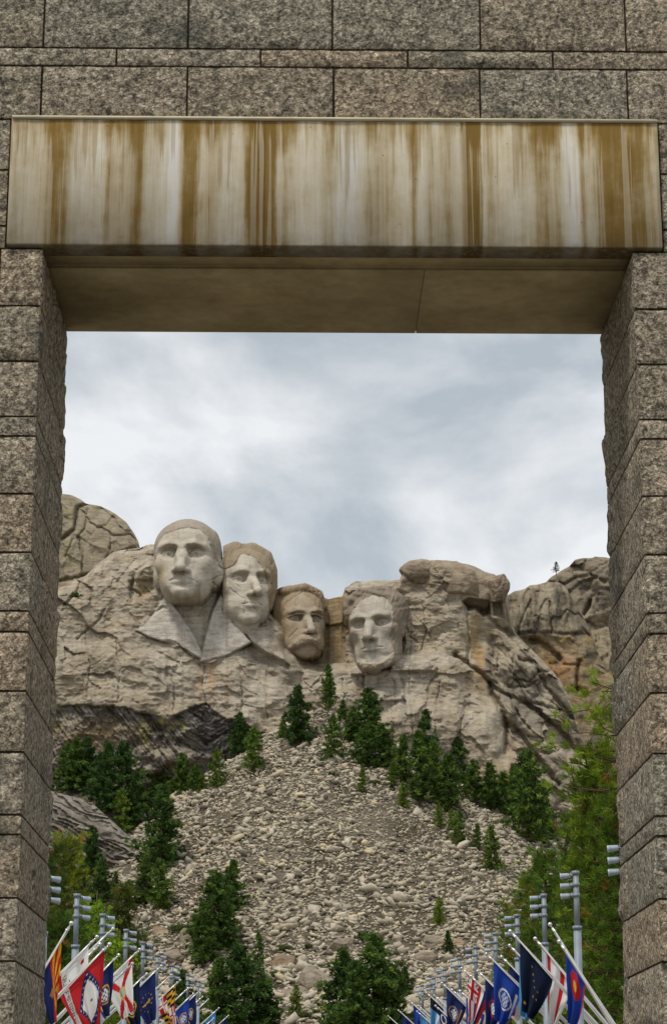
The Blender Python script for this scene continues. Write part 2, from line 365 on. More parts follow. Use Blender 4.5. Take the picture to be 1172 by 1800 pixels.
col = m.mix(col, (.10, .085, .06), m.math('MULTIPLY', m.ramp(fz, [(.0, .35), (.04, .15), (.12, .0)]), m.ramp(m.noise(o, 7, 4), [(.42, 0.), (.6, 1.)])))
col = m.mix(col, (.55, .52, .42), m.math('MULTIPLY', m.ramp(fz, [(.975, 0.), (.99, .8)]), m.ramp(m.noise(o, 6), [(.35, 0.3), (.6, 1.)])))
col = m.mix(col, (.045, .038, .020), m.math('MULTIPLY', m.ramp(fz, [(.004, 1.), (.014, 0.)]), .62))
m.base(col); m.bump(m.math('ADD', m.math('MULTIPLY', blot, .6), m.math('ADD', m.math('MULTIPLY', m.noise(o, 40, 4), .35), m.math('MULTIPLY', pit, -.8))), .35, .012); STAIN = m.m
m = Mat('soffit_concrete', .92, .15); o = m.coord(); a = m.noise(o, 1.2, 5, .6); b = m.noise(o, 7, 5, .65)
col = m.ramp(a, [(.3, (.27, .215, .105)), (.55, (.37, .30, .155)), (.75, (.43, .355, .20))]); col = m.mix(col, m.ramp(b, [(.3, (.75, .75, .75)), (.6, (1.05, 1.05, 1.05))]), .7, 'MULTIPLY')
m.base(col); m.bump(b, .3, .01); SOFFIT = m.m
PROUD = .055; H = z_lt-z_lb
def rough_beam(w, y0, y1, h, ch=.018):
    """front beam with broken arrises: a lofted outline along x"""
    n = 150; xs = np.linspace(-w/2, w/2, n)
    prof = [(y0+ch, 0), (y0, ch), (y0, h-ch), (y0+ch, h), (y1, h), (y1, 0)]
    k = len(prof); v = []
    for i, x in enumerate(xs):
        j = fbm(np.array([[x*3., 0.], [x*3., 5.], [x*3., 9.], [x*3., 13.]]), 3, 4)*.010
        for q, (y, z) in enumerate(prof):
            if q < 4: y += abs(j[q])*.8; z += j[q]*(1 if q > 1 else .6)
            v.append((x, y, z))
    f = [(i*k+q, i*k+(q+1) % k, (i+1)*k+(q+1) % k, (i+1)*k+q) for i in range(n-1) for q in range(k)]
    return MB().add(v, f, [(0, q+1, q) for q in range(1, k-1)]+[((n-1)*k, (n-1)*k+q, (n-1)*k+q+1) for q in range(1, k-1)])
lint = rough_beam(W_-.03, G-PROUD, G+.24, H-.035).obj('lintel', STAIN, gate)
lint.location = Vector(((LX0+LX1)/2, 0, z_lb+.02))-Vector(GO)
led = MB(); led.box((-W_/2+.02, G-PROUD-.02, -.012), (W_/2-.02, G+.10, .012)); led = led.obj('mortar_ledge', simple('pale_mortar', (.62, .56, .40), .95, .1), lint); led.location = (0, 0, H-.024)
so_ = MB()
xj = float(at(742, 520, 22)[0])
zs = z_lb+.006
so_.box((XL-.35, G+.56, zs), (xj-.004, G+THICK, zs+.03)); so_.box((xj+.004, G+.56, zs), (XR+.35, G+THICK, zs+.03)); so_.box((XL-.35, G+.56, zs+.03), (XR+.35, G+THICK-.003, z_lt-.1))
so_.box((XL-.35, G+.242, zs+.035), (XR+.35, G+.52, z_lt-.1))
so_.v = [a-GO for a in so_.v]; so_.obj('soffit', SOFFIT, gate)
# ------------------------------------------------------------------ ground
PXM = 480/FPX*1.045                                   # metres per photograph pixel on the mountain
APEX = at(566, 1243, 468.0); XS = float(APEX[0]); HL = at(130, 1393, 452.0)
FOOT = [(-80, 0), (0, 0), (24, 0), (130, 3.4), (230, 7.5), (300, 13.2), (345, 20), (390, 30), (430, 44), (470, 58), (520, 70), (620, 85), (1500, 120), (4000, 120)]
def terrain(x, y, rough=True):
    x = np.asarray(x, float); y = np.asarray(y, float)
    b = np.interp(y, [p[0] for p in FOOT], [p[1] for p in FOOT])
    far = sstep(140, 300, y)
    if rough: b = b+far*(fbm(np.stack([x, y], -1)/38, 41, 4)*5+fbm(np.stack([x, y], -1)/6, 43, 3)*.5)
    b = b+far*np.clip((np.abs(x-XS)-45)/60, 0, 3)*5
    dx = x-APEX[0]; dy = np.minimum(y-APEX[1], 0)
    cone = APEX[2]-.685*np.sqrt(dx*dx+dy*dy+9)+1.5
    if rough: cone = cone+fbm(np.stack([x, y], -1)/22, 51, 4)*2.6
    cone = np.where(y > 505, -99, cone)
    hill = HL[2]-.52*np.maximum(452-y, 0)-.9*np.maximum(428-y, 0)-75*sstep(-42, -24, x-XS)
    if rough: hill = hill+fbm(np.stack([x, y], -1)/14, 57, 4)*2
    hill = np.where(y > 505, -99, hill)
    k = 3.0; a = np.maximum(cone, hill); h = np.maximum(k-np.abs(a-b), 0)/k
    return np.maximum(a, b)+h*h*k*.25
def hit_ground(px, py, y0=60., y1=474.):
    ys = np.arange(y0, y1, .5); P = at(px, py, ys); d = P[:, 2]-terrain(P[:, 0], P[:, 1])
    i = np.argmax(d < 0) if (d < 0).any() else len(ys)-1
    p = P[i].copy(); p[2] = float(terrain(p[0], p[1])); return p
ax = np.concatenate([np.linspace(-1500, -160, 14)[:-1], np.linspace(-160, 160, 214), np.linspace(160, 1500, 14)[1:]])
ay = np.concatenate([np.linspace(-80, 200, 60)[:-1], np.linspace(200, 500, 200), np.linspace(505, 4000, 30)])
GX, GY = np.meshgrid(ax, ay); gv = np.stack([GX, GY, terrain(GX, GY)], -1)
i = np.arange(GX.size).reshape(GX.shape); gf = np.stack([i[:-1, :-1], i[:-1, 1:], i[1:, 1:], i[1:, :-1]], -1).reshape(-1, 4)
m = Mat('forest_ground', .97, .1); o = m.coord(); a = m.noise(o, .09, 5, .6); b = m.noise(o, 1.4, 5, .65)
col = m.ramp(a, [(.35, (.070, .060, .038)), (.52, (.125, .108, .08)), (.7, (.17, .147, .115))])
col = m.mix(col, m.ramp(b, [(.35, (.55, .52, .48)), (.6, (1.15, 1.12, 1.1))]), .9, 'MULTIPLY'); m.base(col); m.bump(b, .8, .3)
struct(link('ground', mesh('ground', gv.reshape(-1, 3), gf, m.m, smooth=True)))
# paved avenue, 4 mm above the ground
m = Mat('granite_paving', .9, .2); o = m.coord(); br = m.n('ShaderNodeTexBrick', {'Vector': o, 'Color1': (.34, .30, .26, 1), 'Color2': (.28, .25, .22, 1), 'Mortar': (.07, .06, .05, 1), 'Scale': 1.2})
m.base(m.mix(br.outputs[0], m.ramp(m.noise(o, 14, 4), [(.3, (.7, .7, .7)), (.7, (1.2, 1.2, 1.2))]), .8, 'MULTIPLY'))
py_ = np.array([-30, 0, 24, 130.]); pv = []
for y in py_: pv += [(-10, y, float(np.interp(y, [p[0] for p in FOOT], [p[1] for p in FOOT]))+.012), (10, y, float(np.interp(y, [p[0] for p in FOOT], [p[1] for p in FOOT]))+.012)]
struct(link('avenue', mesh('avenue', pv, [(2*k, 2*k+1, 2*k+3, 2*k+2) for k in range(3)], m.m)))
for s in (-1, 1):
    w = MB(); n = 24; ys = np.linspace(27, 128, n)
    zz = np.interp(ys, [p[0] for p in FOOT], [p[1] for p in FOOT])
    for k in range(n-1):
        a = s*8.2; b = s*9.4; x0, x1 = min(a, b), max(a, b)
        v = [(x0, ys[k], zz[k]-.1), (x1, ys[k], zz[k]-.1), (x1, ys[k+1], zz[k+1]-.1), (x0, ys[k+1], zz[k+1]-.1)]
        v += [(x, y, z+2.1) for x, y, z in v]; w.add(v, [(0,3,2,1),(4,5,6,7),(0,1,5,4),(1,2,6,5),(2,3,7,6),(3,0,4,7)])
    struct(w.obj('avenue_wall', GRANITE))

# ------------------------------------------------------------------ the mountain: steep relief surfaces, each with its own distance, closed at the back
TAN = np.array((.385, .325, .235)); PALE = np.array((.455, .41, .335)); OCHRE = np.array((.37, .25, .10)); GREYB = np.array((.27, .24, .19)); DARK = np.array((.105, .095, .085)); LICH = np.array((.33, .30, .085)); RUST = np.array((.38, .205, .09))
def lerp(c, d, w): return c+(np.asarray(d)-c)*np.clip(w, 0, 1)[..., None]
def blob(X, Y, cx, cy, rx, ry): return np.exp(-(((X-cx)/rx)**2+((Y-cy)/ry)**2))
def relief(name, top, x0, x1, step, ybot, rows, Y0, fn, mat, back=70, tn=2.0, sd=3, power=1.25):
    xs = np.arange(x0, x1+.01, step); ty = np.interp(xs, [p[0] for p in top], [p[1] for p in top])
    ty = ty+tn*fbm(np.stack([xs/14, xs*0], -1), sd, 4)
    t = np.linspace(0, 1, rows)**power; kx = np.arange(-45, 46)*step; kw = np.exp(-(kx/24)**2); kw /= kw.sum(); tys = np.convolve(np.pad(ty, 45, 'edge'), kw, 'valid')
    w_ = (1-t[:, None])**12; te = ty[None, :]*w_+tys[None, :]*(1-w_); Y = te+(ybot-te)*t[:, None]; X = np.repeat(xs[None, :], rows, 0)
    R, col = fn(X, Y, Y-ty[None, :])
    P = at(X, Y, Y0-PXM*R)
    rowsP = [P]; colr = [col]
    for dy, dz in ((3, .0), (12, -1.5), (back*.5, -8), (back, -45)):
        q = P[0].copy(); q[:, 1] += dy; q[:, 2] += dz; rowsP.insert(0, q[None]); colr.insert(0, col[:1])
    P = np.concatenate(rowsP); col = np.concatenate(colr); h, w = P.shape[:2]
    i = np.arange(h*w).reshape(h, w); f = np.stack([i[:-1, :-1], i[1:, :-1], i[1:, 1:], i[:-1, 1:]], -1).reshape(-1, 4)
    return struct(link(name, mesh(name, P.reshape(-1, 3), f, mat, col.reshape(-1, 3), smooth=True)))
def crack(R, X, Y, pts, w, d):
    xs = [p[0] for p in pts]; ys = [p[1] for p in pts]; pad = w*3
    b = (X > min(xs)-pad) & (X < max(xs)+pad) & (Y > min(ys)-pad) & (Y < max(ys)+pad)
    if b.any():
        xx, yy = X[b], Y[b]; j = fbm(np.stack([xx, yy], -1)/9, 77, 3)*3
        e = seg_dist(xx+j, yy-j, pts); R[b] -= d*np.exp(-(e/w)**2)
    return R
z4 = lambda *p: [(680+x/2.79, 950+y/2.79) for x, y in p]
z1 = lambda *p: [(90+x/2.344, 850+y/2.344) for x, y in p]
z3 = lambda *p: [(460+x/3.6625, 980+y/3.6625) for x, y in p]
z2 = lambda *p: [(240+x/4.186, 880+y/4.186) for x, y in p]
z5 = lambda *p: [(80+x/2.93, 1180+y/2.93) for x, y in p]
CTRL = np.array([(110,1000,-14),(110,1100,6),(110,1230,30),(180,975,-8),(180,1080,20),(180,1180,45),(180,1250,60),(250,968,-18),(258,1000,42),(262,968,16),(250,1060,36),(270,1040,38),(245,1110,50),(240,1180,66),(240,1250,78),
 (300,1075,25),(330,1085,30),(330,1150,66),(330,1200,82),(330,1260,92),(385,1070,15),(390,1140,66),(400,1200,82),(420,1270,90),(400,1000,-40),(430,1010,-50),(440,1100,-5),(470,1125,35),(505,1170,40),(480,1240,78),(500,1300,95),
 (487,1040,-78),(520,1050,-86),(578,1060,-84),(578,1120,-82),(600,1100,-72),(535,1140,-80),(560,1158,-62),(545,1190,12),(600,1190,14),(560,1215,32),(600,1230,48),
 (615,1035,-55),(602,1075,-70),(608,1150,-55),(655,1028,-52),(705,1030,-18),(715,1080,-22),(722,1130,-18),(650,1195,8),(690,1195,16),(745,1185,18),(660,1230,42),(760,1100,-5),(800,1030,8),(850,1030,5),(880,1060,-6),
 (800,1100,6),(780,1200,32),(780,1280,58),(700,1280,64),(855,1130,-18),(840,1200,8),(890,1200,6),(900,1280,24),(850,1300,56),(950,1240,0),(950,1330,32),(1012,1290,-22),(900,1380,62),(1000,1400,30),(1050,1450,20),
 (700,1400,92),(560,1400,102),(300,1350,72),(150,1330,50),(150,1500,60),(400,1500,80)], float)
def idw(X, Y, pts=CTRL, soft=140.):
    s = np.zeros(X.shape); t = np.zeros(X.shape)
    for x, y, r in pts:
        w = 1/((X-x)**2+(Y-y)**2+soft)**1.9; s += w*r; t += w
    return s/t
LAPL = [(291,1046),(262,1092),(238,1108),(258,1118),(284,1127),(306,1131),(330,1143),(352,1158),(357,1150),(338,1110),(318,1080)]
LAPR = [(389,1043),(374,1072),(364,1108),(350,1163),(372,1166),(402,1150),(424,1140),(442,1130),(418,1102)]
LEDGE = [(110,1238),(150,1236),(190,1240),(220,1240),(250,1252),(275,1256),(300,1262),(318,1250),(345,1240),(362,1233),(376,1246),(395,1260),(425,1266),(450,1284),(480,1290),(520,1330)]
def cliff_fn(X, Y, D):
    q = np.stack([X, Y], -1)
    R = idw(X+5*fbm(q/22, 3, 3), Y+5*fbm(q/22, 4, 3))
    R = R-26*np.clip(1-D/14, 0, 1)**2
    ridge = poly_sd(X, Y, [(872,1095),(856,1125),(848,1185),(862,1215),(880,1270),(895,1330),(905,1420),(1070,1460),(1070,1300),(892,1075)])
    rm = sstep(-6, 10, ridge)
    carved = 1-sstep(-8, 6, poly_sd(X, Y, [(795,960),(812,1080),(832,1190),(858,1290),(870,1400),(1100,1500),(1100,960)]))
    # weathered lumps at several sizes, drill and split bands across the worked faces
    R = R+fbm(q/46, 11, 4)*8*(1-rm*.3)+fbm(q/15, 12, 4)*2.8
    R = R+carved*(fbm(np.stack([X/60, (Y+X*.06)/7.0], -1), 14, 4)*1.8+np.abs(fbm(np.stack([X/22, (Y-X*.10)/6.], -1), 15, 3))*-2.6+1.)
    R = R+carved*(facets(X, Y, 66, 54, 30, 22)*9.0+facets(X, Y, 34, 22, 14, 21)*4.0+facets(X, Y, 15, 9, -6, 23)*1.7+facets(X, Y, 6, 4, 0, 24)*.6)
    jb, jr = joints(X, Y, 62, 25, 45, 31, .40, 7.); R = R+rm*(jb*5-3+(jr-.5)*7+facets(X, Y, 66, 27, 44, 37)*15+facets(X, Y, 26, 15, 40, 36)*4)
    R = R+rm*(facets(X, Y, 12, 8, 40, 33)*1.6)
    # the wall behind the third head stands as dressed vertical faces with a ledge at its foot
    nich = sstep(-3, 4, poly_sd(X, Y, [(552,1046),(612,1046),(606,1165),(548,1165)]))
    R = lerp(R[..., None], (-78+8*(X > 578)+6*(Y < 1098)+5*(X > 597)+fbm(q/np.array([7., 60.]), 61, 3)*2.5)[..., None], nich)[..., 0]
    R = crack(R, X, Y, [(556,1098),(580,1101),(610,1094)], 1.6, 7); R = crack(R, X, Y, [(574,1098),(573,1165)], 1.4, 5)
    # blocks beside and under the fourth head
    for P_, h in (([(686,1150),(742,1150),(768,1172),(766,1180),(686,1180)], 16), ([(640,1182),(700,1176),(712,1230),(640,1236)], 12), ([(618,1168),(640,1166),(646,1186),(616,1186)], 18), ([(706,1060),(712,1058),(716,1140),(708,1150)], 14)):
        R = R+h*sstep(-1.5, 2.5, poly_sd(X, Y, P_))
    # coat: shirt front sunk between two lapels
    sdl = poly_sd(X, Y, LAPL); sdr = poly_sd(X, Y, LAPR)
    base = 38+.27*(Y-1050)
    chest = sstep(-3, 3, poly_sd(X, Y, [(296,1040),(384,1040),(372,1075),(352,1160)]))
    R = lerp(R[..., None], (base-11-.06*np.abs(X-340)+fbm(q/9, 63, 3)*3-6*blob(X, Y, 350, 1077, 5, 5)+7*blob(X, Y, 338, 1072, 4, 5)+6*blob(X, Y, 362, 1082, 5, 5))[..., None], chest)[..., 0]
    R = lerp(R[..., None], (base+3+(X-300)*.16+fbm(q/20, 64, 3)*1.2)[..., None], sstep(-1.2, 1.2, sdl))[..., 0]
    R = lerp(R[..., None], (base+3-(X-380)*.16+fbm(q/20, 65, 3)*1.2)[..., None], sstep(-1.2, 1.2, sdr))[..., 0]
    coat = poly_sd(X, Y, [(394,1058),(420,1078),(442,1100),(478,1107),(496,1136),(508,1168),(470,1152),(440,1131),(420,1105)]); cm_ = sstep(-3, 6, coat)
    R = lerp(R[..., None], (base+4-(X-400)*.20+fbm(q/18, 69, 3)*2)[..., None], cm_*.8)[..., 0]
    shoulder = poly_sd(X, Y, [(396,1060),(420,1084),(442,1104),(478,1110),(496,1140),(522,1190),(440,1150)])
    for P_, w, d in ((z2((100,850),(200,780),(215,800)), 2.2, 6), (z2((0,970),(180,1040),(280,1040),(400,1150),(470,1165)), 1.6, 7), (z2((850,1050),(750,1100),(690,1140),(480,1190)), 1.6, 7), (z2((640,800),(720,890),(770,960)), 2, 9)): R = crack(R, X, Y, P_, w, d)
    # worked wall ends above older slanting strata
    ly = np.interp(X, [p[0] for p in LEDGE], [p[1] for p in LEDGE])+3*fbm(q/8, 66, 3)
    under = sstep(0, 5, Y-ly)*(1-sstep(470, 520, X))
    st = (Y-1240)*.62-(X-250)*.78
    under2 = np.where(X > 330, sstep(0, 6, Y-ly), 0)
    st = np.where(X > 318, (Y-1240)*.9+(X-360)*.55*np.where(X < 366, -1, .8), st)
    saw = (st/7+fbm(q/24, 67, 4)*2.2) % 1.0
    R = R+under*(-13+saw*4+fbm(q/16, 68, 5, .6)*11-.10*np.clip(Y-ly, 0, 70))
    # ochre cliff right of the split, cave under the overhanging block, main clefts
    for P_, w, d in ((z4((335,560),(385,600),(460,650),(505,700),(515,760),(560,830),(590,900),(580,1040)), 4.2, 20), (z4((505,700),(570,750),(690,800),(800,890),(900,990),(960,1080)), 4, 17), (z4((590,900),(660,960),(720,1040),(780,1120),(840,1200)), 4.5, 18),
        (z4((600,770),(650,870),(700,920)), 2.5, 9), (z4((620,680),(700,690),(745,640),(800,640)), 2, 9), (z4((540,640),(545,560)), 1.8, 6), (z4((610,640),(622,560)), 1.8, 6), (z4((650,580),(720,600),(780,720),(850,800),(905,870)), 3.2, 13),
        (z4((590,720),(680,720),(730,690)), 2.2, 8), (z4((700,790),(760,810),(850,830)), 2.4, 9), (z4((760,900),(765,980),(740,1000)), 2, 8), (z4((870,1000),(830,1040),(770,1040)), 2.2, 9), (z4((390,330),(398,420),(400,520),(396,600)), 2, 7), (z4((500,330),(500,380),(560,430),(620,465)), 3, 10),
        (z1((390,330),(350,360),(330,430),(380,470)), 2.6, 8), (z1((110,640),(200,560),(220,520)), 2, 6), (z1((60,500),(110,440),(130,380)), 3, 12), (z1((270,410),(330,330)), 1.5, 4), (z3((905,400),(912,520),(920,560)), 1.8, 10), (z3((915,440),(960,510),(1000,545)), 1.6, 6), (z3((530,520),(545,560),(552,700)), 2, 5)): R = crack(R, X, Y, P_, w, d)
    for P_ in ([(470,1178),(467,1215),(471,1262)],[(722,1112),(719,1190),(726,1300)],[(692,1196),(696,1240),(691,1285)],[(602,1192),(605,1222),(600,1252)],[(302,1188),(308,1220),(304,1252)],[(421,1180),(426,1222),(423,1264)],[(652,1242),(656,1290),(651,1335)],[(772,1200),(764,1262),(768,1345)],[(203,1128),(212,1180),(208,1234)],[(150,1110),(158,1170),(152,1230)],[(812,1250),(806,1300),(815,1370)],[(742,1060),(748,1110),(740,1146)],[(360,1170),(356,1205),(362,1232)]): R = crack(R, X, Y, P_, 1.2, 5)
    cave = poly_sd(X, Y, z4((372,300),(400,285),(502,300),(505,360),(470,372),(430,335),(395,345))); R = R-46*sstep(-3, 4, cave)
    R = R-20*sstep(-2, 5, poly_sd(X, Y, z4((508,280),(560,300),(575,380),(520,370)))); R = R-10*sstep(-4, 4, poly_sd(X, Y, z1((320,400),(420,400),(430,440),(330,490))))
    for (cx, cy, r, h) in ((252,1322,20,20),(285,1332,26,26),(318,1330,30,26),(268,1352,18,22),(350,1335,24,16),(235,1345,16,14)):
        R = R+h*np.sqrt(np.clip(1-((X-cx)/r)**2-((Y-cy)/(r*.62))**2, 0, 1))
    # colour of the stone itself
    col = np.zeros(X.shape+(3,))+TAN
    n1 = fbm(q/40, 91, 4); n2 = fbm(np.stack([X/9, Y/70], -1), 92, 4)
    col = lerp(col, PALE, sstep(-.15, .5, n1)*.55); col = lerp(col, GREYB, sstep(.05, .5, n2)*.5)
    wsh = sstep(0, 30, poly_sd(X, Y, [(230,960),(420,940),(520,1130),(540,1240),(420,1260),(250,1230)]))*.45; col = lerp(col, PALE, wsh)
    for c_ in (sdl, sdr): lap_ = c_; col = lerp(col, (.53,.49,.43), sstep(-1, 1, c_)*.9)
    col = lerp(col, PALE, cm_*.7); col = lerp(col, PALE, chest*.6)
    col = lerp(col, PALE, sstep(-5, 10, poly_sd(X, Y, [(630,1150),(745,1148),(770,1180),(720,1240),(640,1240)]))*.8)
    och = .9*nich+.75*blob(X, Y, 255, 1035, 16, 26)+.55*blob(X, Y, 490, 1100, 14, 60)+.7*blob(X, Y, 380, 1200, 30, 44)*sstep(-.25, .4, n2)+(.9*blob(X, Y, 836, 1125, 26, 62)+.7*blob(X, Y, 862, 1190, 26, 44))*sstep(-.45, .25, fbm(q/np.array([9., 26.]), 94, 4))+.5*blob(X, Y, 745, 1115, 20, 50)*sstep(-.2, .3, n2)+.4*blob(X, Y, 870, 1360, 60, 30)+.5*blob(X, Y, 610, 1070, 10, 40)
    col = lerp(col, OCHRE, och*(.62+.5*n1)); col = lerp(col, RUST, .6*blob(X, Y, 372, 1190, 8, 40)+.5*blob(X, Y, 352, 1205, 4, 30)+.45*blob(X, Y, 400, 1215, 5, 30)+.3*blob(X, Y, 850, 1180, 18, 30)+.6*blob(X, Y, 900, 1340, 30, 50)*rm)
    hs = fbm(np.stack([X/55, (Y+X*.06)/3.0], -1), 99, 4); col = lerp(col, (.22,.18,.135), carved*sstep(.12, .5, hs)*.4); col = lerp(col, (.46,.41,.345), carved*sstep(.12, .5, -hs)*.45)
    vs_ = fbm(np.stack([X/8, Y/110], -1), 100, 4); col = lerp(col, (.22,.185,.145), carved*sstep(.2, .55, vs_)*.4)
    wth = sstep(880, 1050, X)*0+sstep(-10, 20, poly_sd(X, Y, [(700,1040),(700,970),(900,970),(900,1090),(812,1060)])); col = lerp(col, (.30,.245,.175), wth*.8)
    col = lerp(col, (.365,.315,.235), rm*.7); col = lerp(col, (.13,.115,.10), rm*sstep(.05, .45, fbm(q/np.array([26., 60.]), 95, 4))*.55)
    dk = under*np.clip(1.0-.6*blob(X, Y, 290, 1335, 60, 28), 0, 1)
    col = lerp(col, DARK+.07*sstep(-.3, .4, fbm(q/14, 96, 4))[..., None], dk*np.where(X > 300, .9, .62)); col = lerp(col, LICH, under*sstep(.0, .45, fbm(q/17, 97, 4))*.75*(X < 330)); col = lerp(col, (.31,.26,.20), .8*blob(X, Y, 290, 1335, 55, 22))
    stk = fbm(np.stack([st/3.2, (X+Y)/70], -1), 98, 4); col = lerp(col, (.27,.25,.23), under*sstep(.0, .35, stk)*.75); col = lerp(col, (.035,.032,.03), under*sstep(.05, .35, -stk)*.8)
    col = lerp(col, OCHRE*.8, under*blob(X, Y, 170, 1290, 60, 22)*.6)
    return R, col
TOP = [(-260,1120),(-120,1075),(0,1050),(85,1040),(113,1030),(150,1012),(180,985),(200,970),(245,963),(258,958),(275,957),(300,965),(330,972),(385,975),(400,985),(440,990),(478,1040),(486,1046),(515,1048),(552,1047),(565,1050),(578,1053),(592,1050),(602,1047),(607,1032),(622,1023),(657,1020.5),(702,1020),
       (708,1006),(722,996),(745,992),(752,986),(772,984),(800,987),(815,990),(834,996),(850,1004),(868,1010),(882,1020),(888,1042),(893,1066),(897,1086),(905,1110),(922,1130),(942,1150),(965,1174),(988,1200),(1004,1235),(1012,1262),(1024,1300),(1045,1330),(1065,1350),(1110,1400),(1300,1450)]
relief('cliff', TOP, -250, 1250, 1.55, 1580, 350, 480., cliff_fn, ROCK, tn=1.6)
def knob_fn(X, Y, D):
    q = np.stack([X, Y], -1)
    R = 30*np.sqrt(np.clip(D/70, 0, 1))-20+fbm(q/30, 5, 4)*5+fbm(q/9, 6, 3)*1.5+.12*(Y-960)
    for P_, w, d in ((z1((50,225),(70,210),(95,190),(105,120),(112,95),(150,88)), 3, 17), (z1((115,105),(165,160),(260,215),(330,210),(360,255)), 1.7, 7), (z1((110,220),(140,185),(150,105)), 1.5, 6), (z1((115,220),(130,300),(128,380)), 1.9, 7), (z1((250,290),(340,262),(365,260)), 1.9, 8), (z1((250,215),(240,280),(200,370)), 1.3, 5), (z1((40,400),(120,385),(200,372)), 3, 14), (z1((60,300),(90,230)), 1.5, 6)): R = crack(R, X, Y, P_, w, d)
    R = R+facets(X, Y, 46, 34, 30, 8)*5+facets(X, Y, 14, 10, 30, 7)*1.3
    col = lerp(np.zeros(X.shape+(3,))+np.array((.32,.275,.20)), (.25,.215,.145), sstep(-.2, .4, fbm(q/22, 9, 4))); col = lerp(col, LICH, .22*sstep(.1, .5, fbm(q/14, 19, 4)))
    return R, col
relief('rock_knob', [(-320,1000),(-200,960),(-90,900),(0,872),(60,866),(113,868),(128,871),(140,876),(152,885),(178,890),(205,904),(222,918),(236,937),(243,950),(246,962),(252,1000)], -300, 251, 1.6, 1120, 130, 497., knob_fn, ROCK, tn=1.2, sd=9)
def dome_fn(X, Y, D):
    q = np.stack([X, Y], -1)
    R = 34*np.sqrt(np.clip(D/60, 0, 1))-24+fbm(q/34, 25, 4)*5+fbm(q/8, 26, 3)*1.3+.10*(Y-1060)-.0016*(X-950)**2
    jb, c = joints(X-(Y-1040)*.08, Y, 62, 15, 86, 28, .35, 7.)
    up = 1-sstep(1108, 1118, Y+.05*(X-950)); R = R+up*(jb*6-3+(c-.5)*5+facets(X, Y, 17, 60, 6, 30)*9)+facets(X, Y, 20, 14, 20, 27)*2
    f1, f2, c = worley(X, Y, 30, 22, -20, 29, .3); R = R+(1-up)*((c-.5)*8*sstep(0, .15, f2-f1))
    for P_, w, d in ((z4((600,465),(700,452),(810,455),(900,460),(1000,458)), 2.2, 10), (z4((640,462),(662,380),(705,290)), 1.6, 7), (z4((728,440),(745,350),(775,292)), 1.6, 7), (z4((804,452),(806,370),(796,300)), 1.8, 8), (z4((850,380),(880,340),(960,380)), 1.6, 7), (z4((700,490),(760,500),(830,560),(850,585)), 4, 16), (z4((940,590),(930,680),(930,735)), 3.2, 15), (z4((800,600),(900,610),(950,610)), 1.8, 7), (z4((900,470),(960,440),(1000,470)), 2, 7)): R = crack(R, X, Y, P_, w, d)
    lo = sstep(1112, 1125, Y); R = R-9*lo*sstep(0, 30, 1010-X)
    col = lerp(np.zeros(X.shape+(3,))+np.array((.30,.255,.185)), (.22,.185,.13), sstep(-.2, .4, fbm(q/20, 39, 4)))
    col = lerp(col, OCHRE*.95, lo*(.25+.6*sstep(-.1, .5, fbm(q/22, 38, 4)))); col = lerp(col, RUST, .75*blob(X, Y, 985, 1175, 32, 26)); col = lerp(col, (.11,.10,.075), .7*sstep(.12, .45, fbm(q/np.array([14., 34.]), 37, 4)))
    return R, col
relief('rock_dome', [(860,1090),(884,1066),(890,1046),(903,1039),(921,1036),(931,1029),(944,1027),(962,1022),(982,1025),(996,1036),(1003,1048),(1012,1062),(1024,1085),(1036,1106),(1046,1135),(1056,1160),(1080,1190),(1200,1260)], 862, 1190, 1.5, 1400, 150, 492., dome_fn, ROCK, tn=1.5, sd=11)
def far_fn(X, Y, D):
    q = np.stack([X, Y], -1)
    R = 26*np.sqrt(np.clip(D/50, 0, 1))-20+fbm(q/26, 45, 4)*6+fbm(q/8, 46, 3)*1.5+.1*(Y-1060)
    jb, c = joints(X, Y, 56, 28, -32, 48, .5, 5.); R = R+jb*5-3+(c-.5)*6+facets(X, Y, 50, 30, -32, 50)*14+facets(X, Y, 18, 12, -30, 47)*2.5
    R = R-28*sstep(-2, 6, poly_sd(X, Y, z4((985,290),(1005,280),(1000,330),(965,380),(955,360))))
    for P_, w, d in ((z4((800,205),(870,215),(930,180),(1000,170),(1065,200)), 3, 12), (z4((895,250),(960,200),(1010,190)), 2.4, 10), (z4((1000,270),(1060,265)), 2, 8), (z4((960,390),(1030,430),(1080,420)), 2.4, 10)): R = crack(R, X, Y, P_, w, d)
    col = lerp(np.zeros(X.shape+(3,))+np.array((.255,.215,.155)), (.17,.145,.11), sstep(-.2, .4, fbm(q/16, 49, 4))); col = lerp(col, (.36,.30,.20), sstep(1060, 1110, Y)*.7)
    return R, col
relief('far_crag', [(930,1060),(952,1030),(966,1016),(985,1003),(1000,995),(1010,984),(1030,981),(1046,979),(1062,980),(1090,985),(1130,1000),(1220,1020),(1320,1075),(1450,1110)], 932, 1440, 1.6, 1330, 110, 520., far_fn, ROCK, tn=1.8, sd=13)
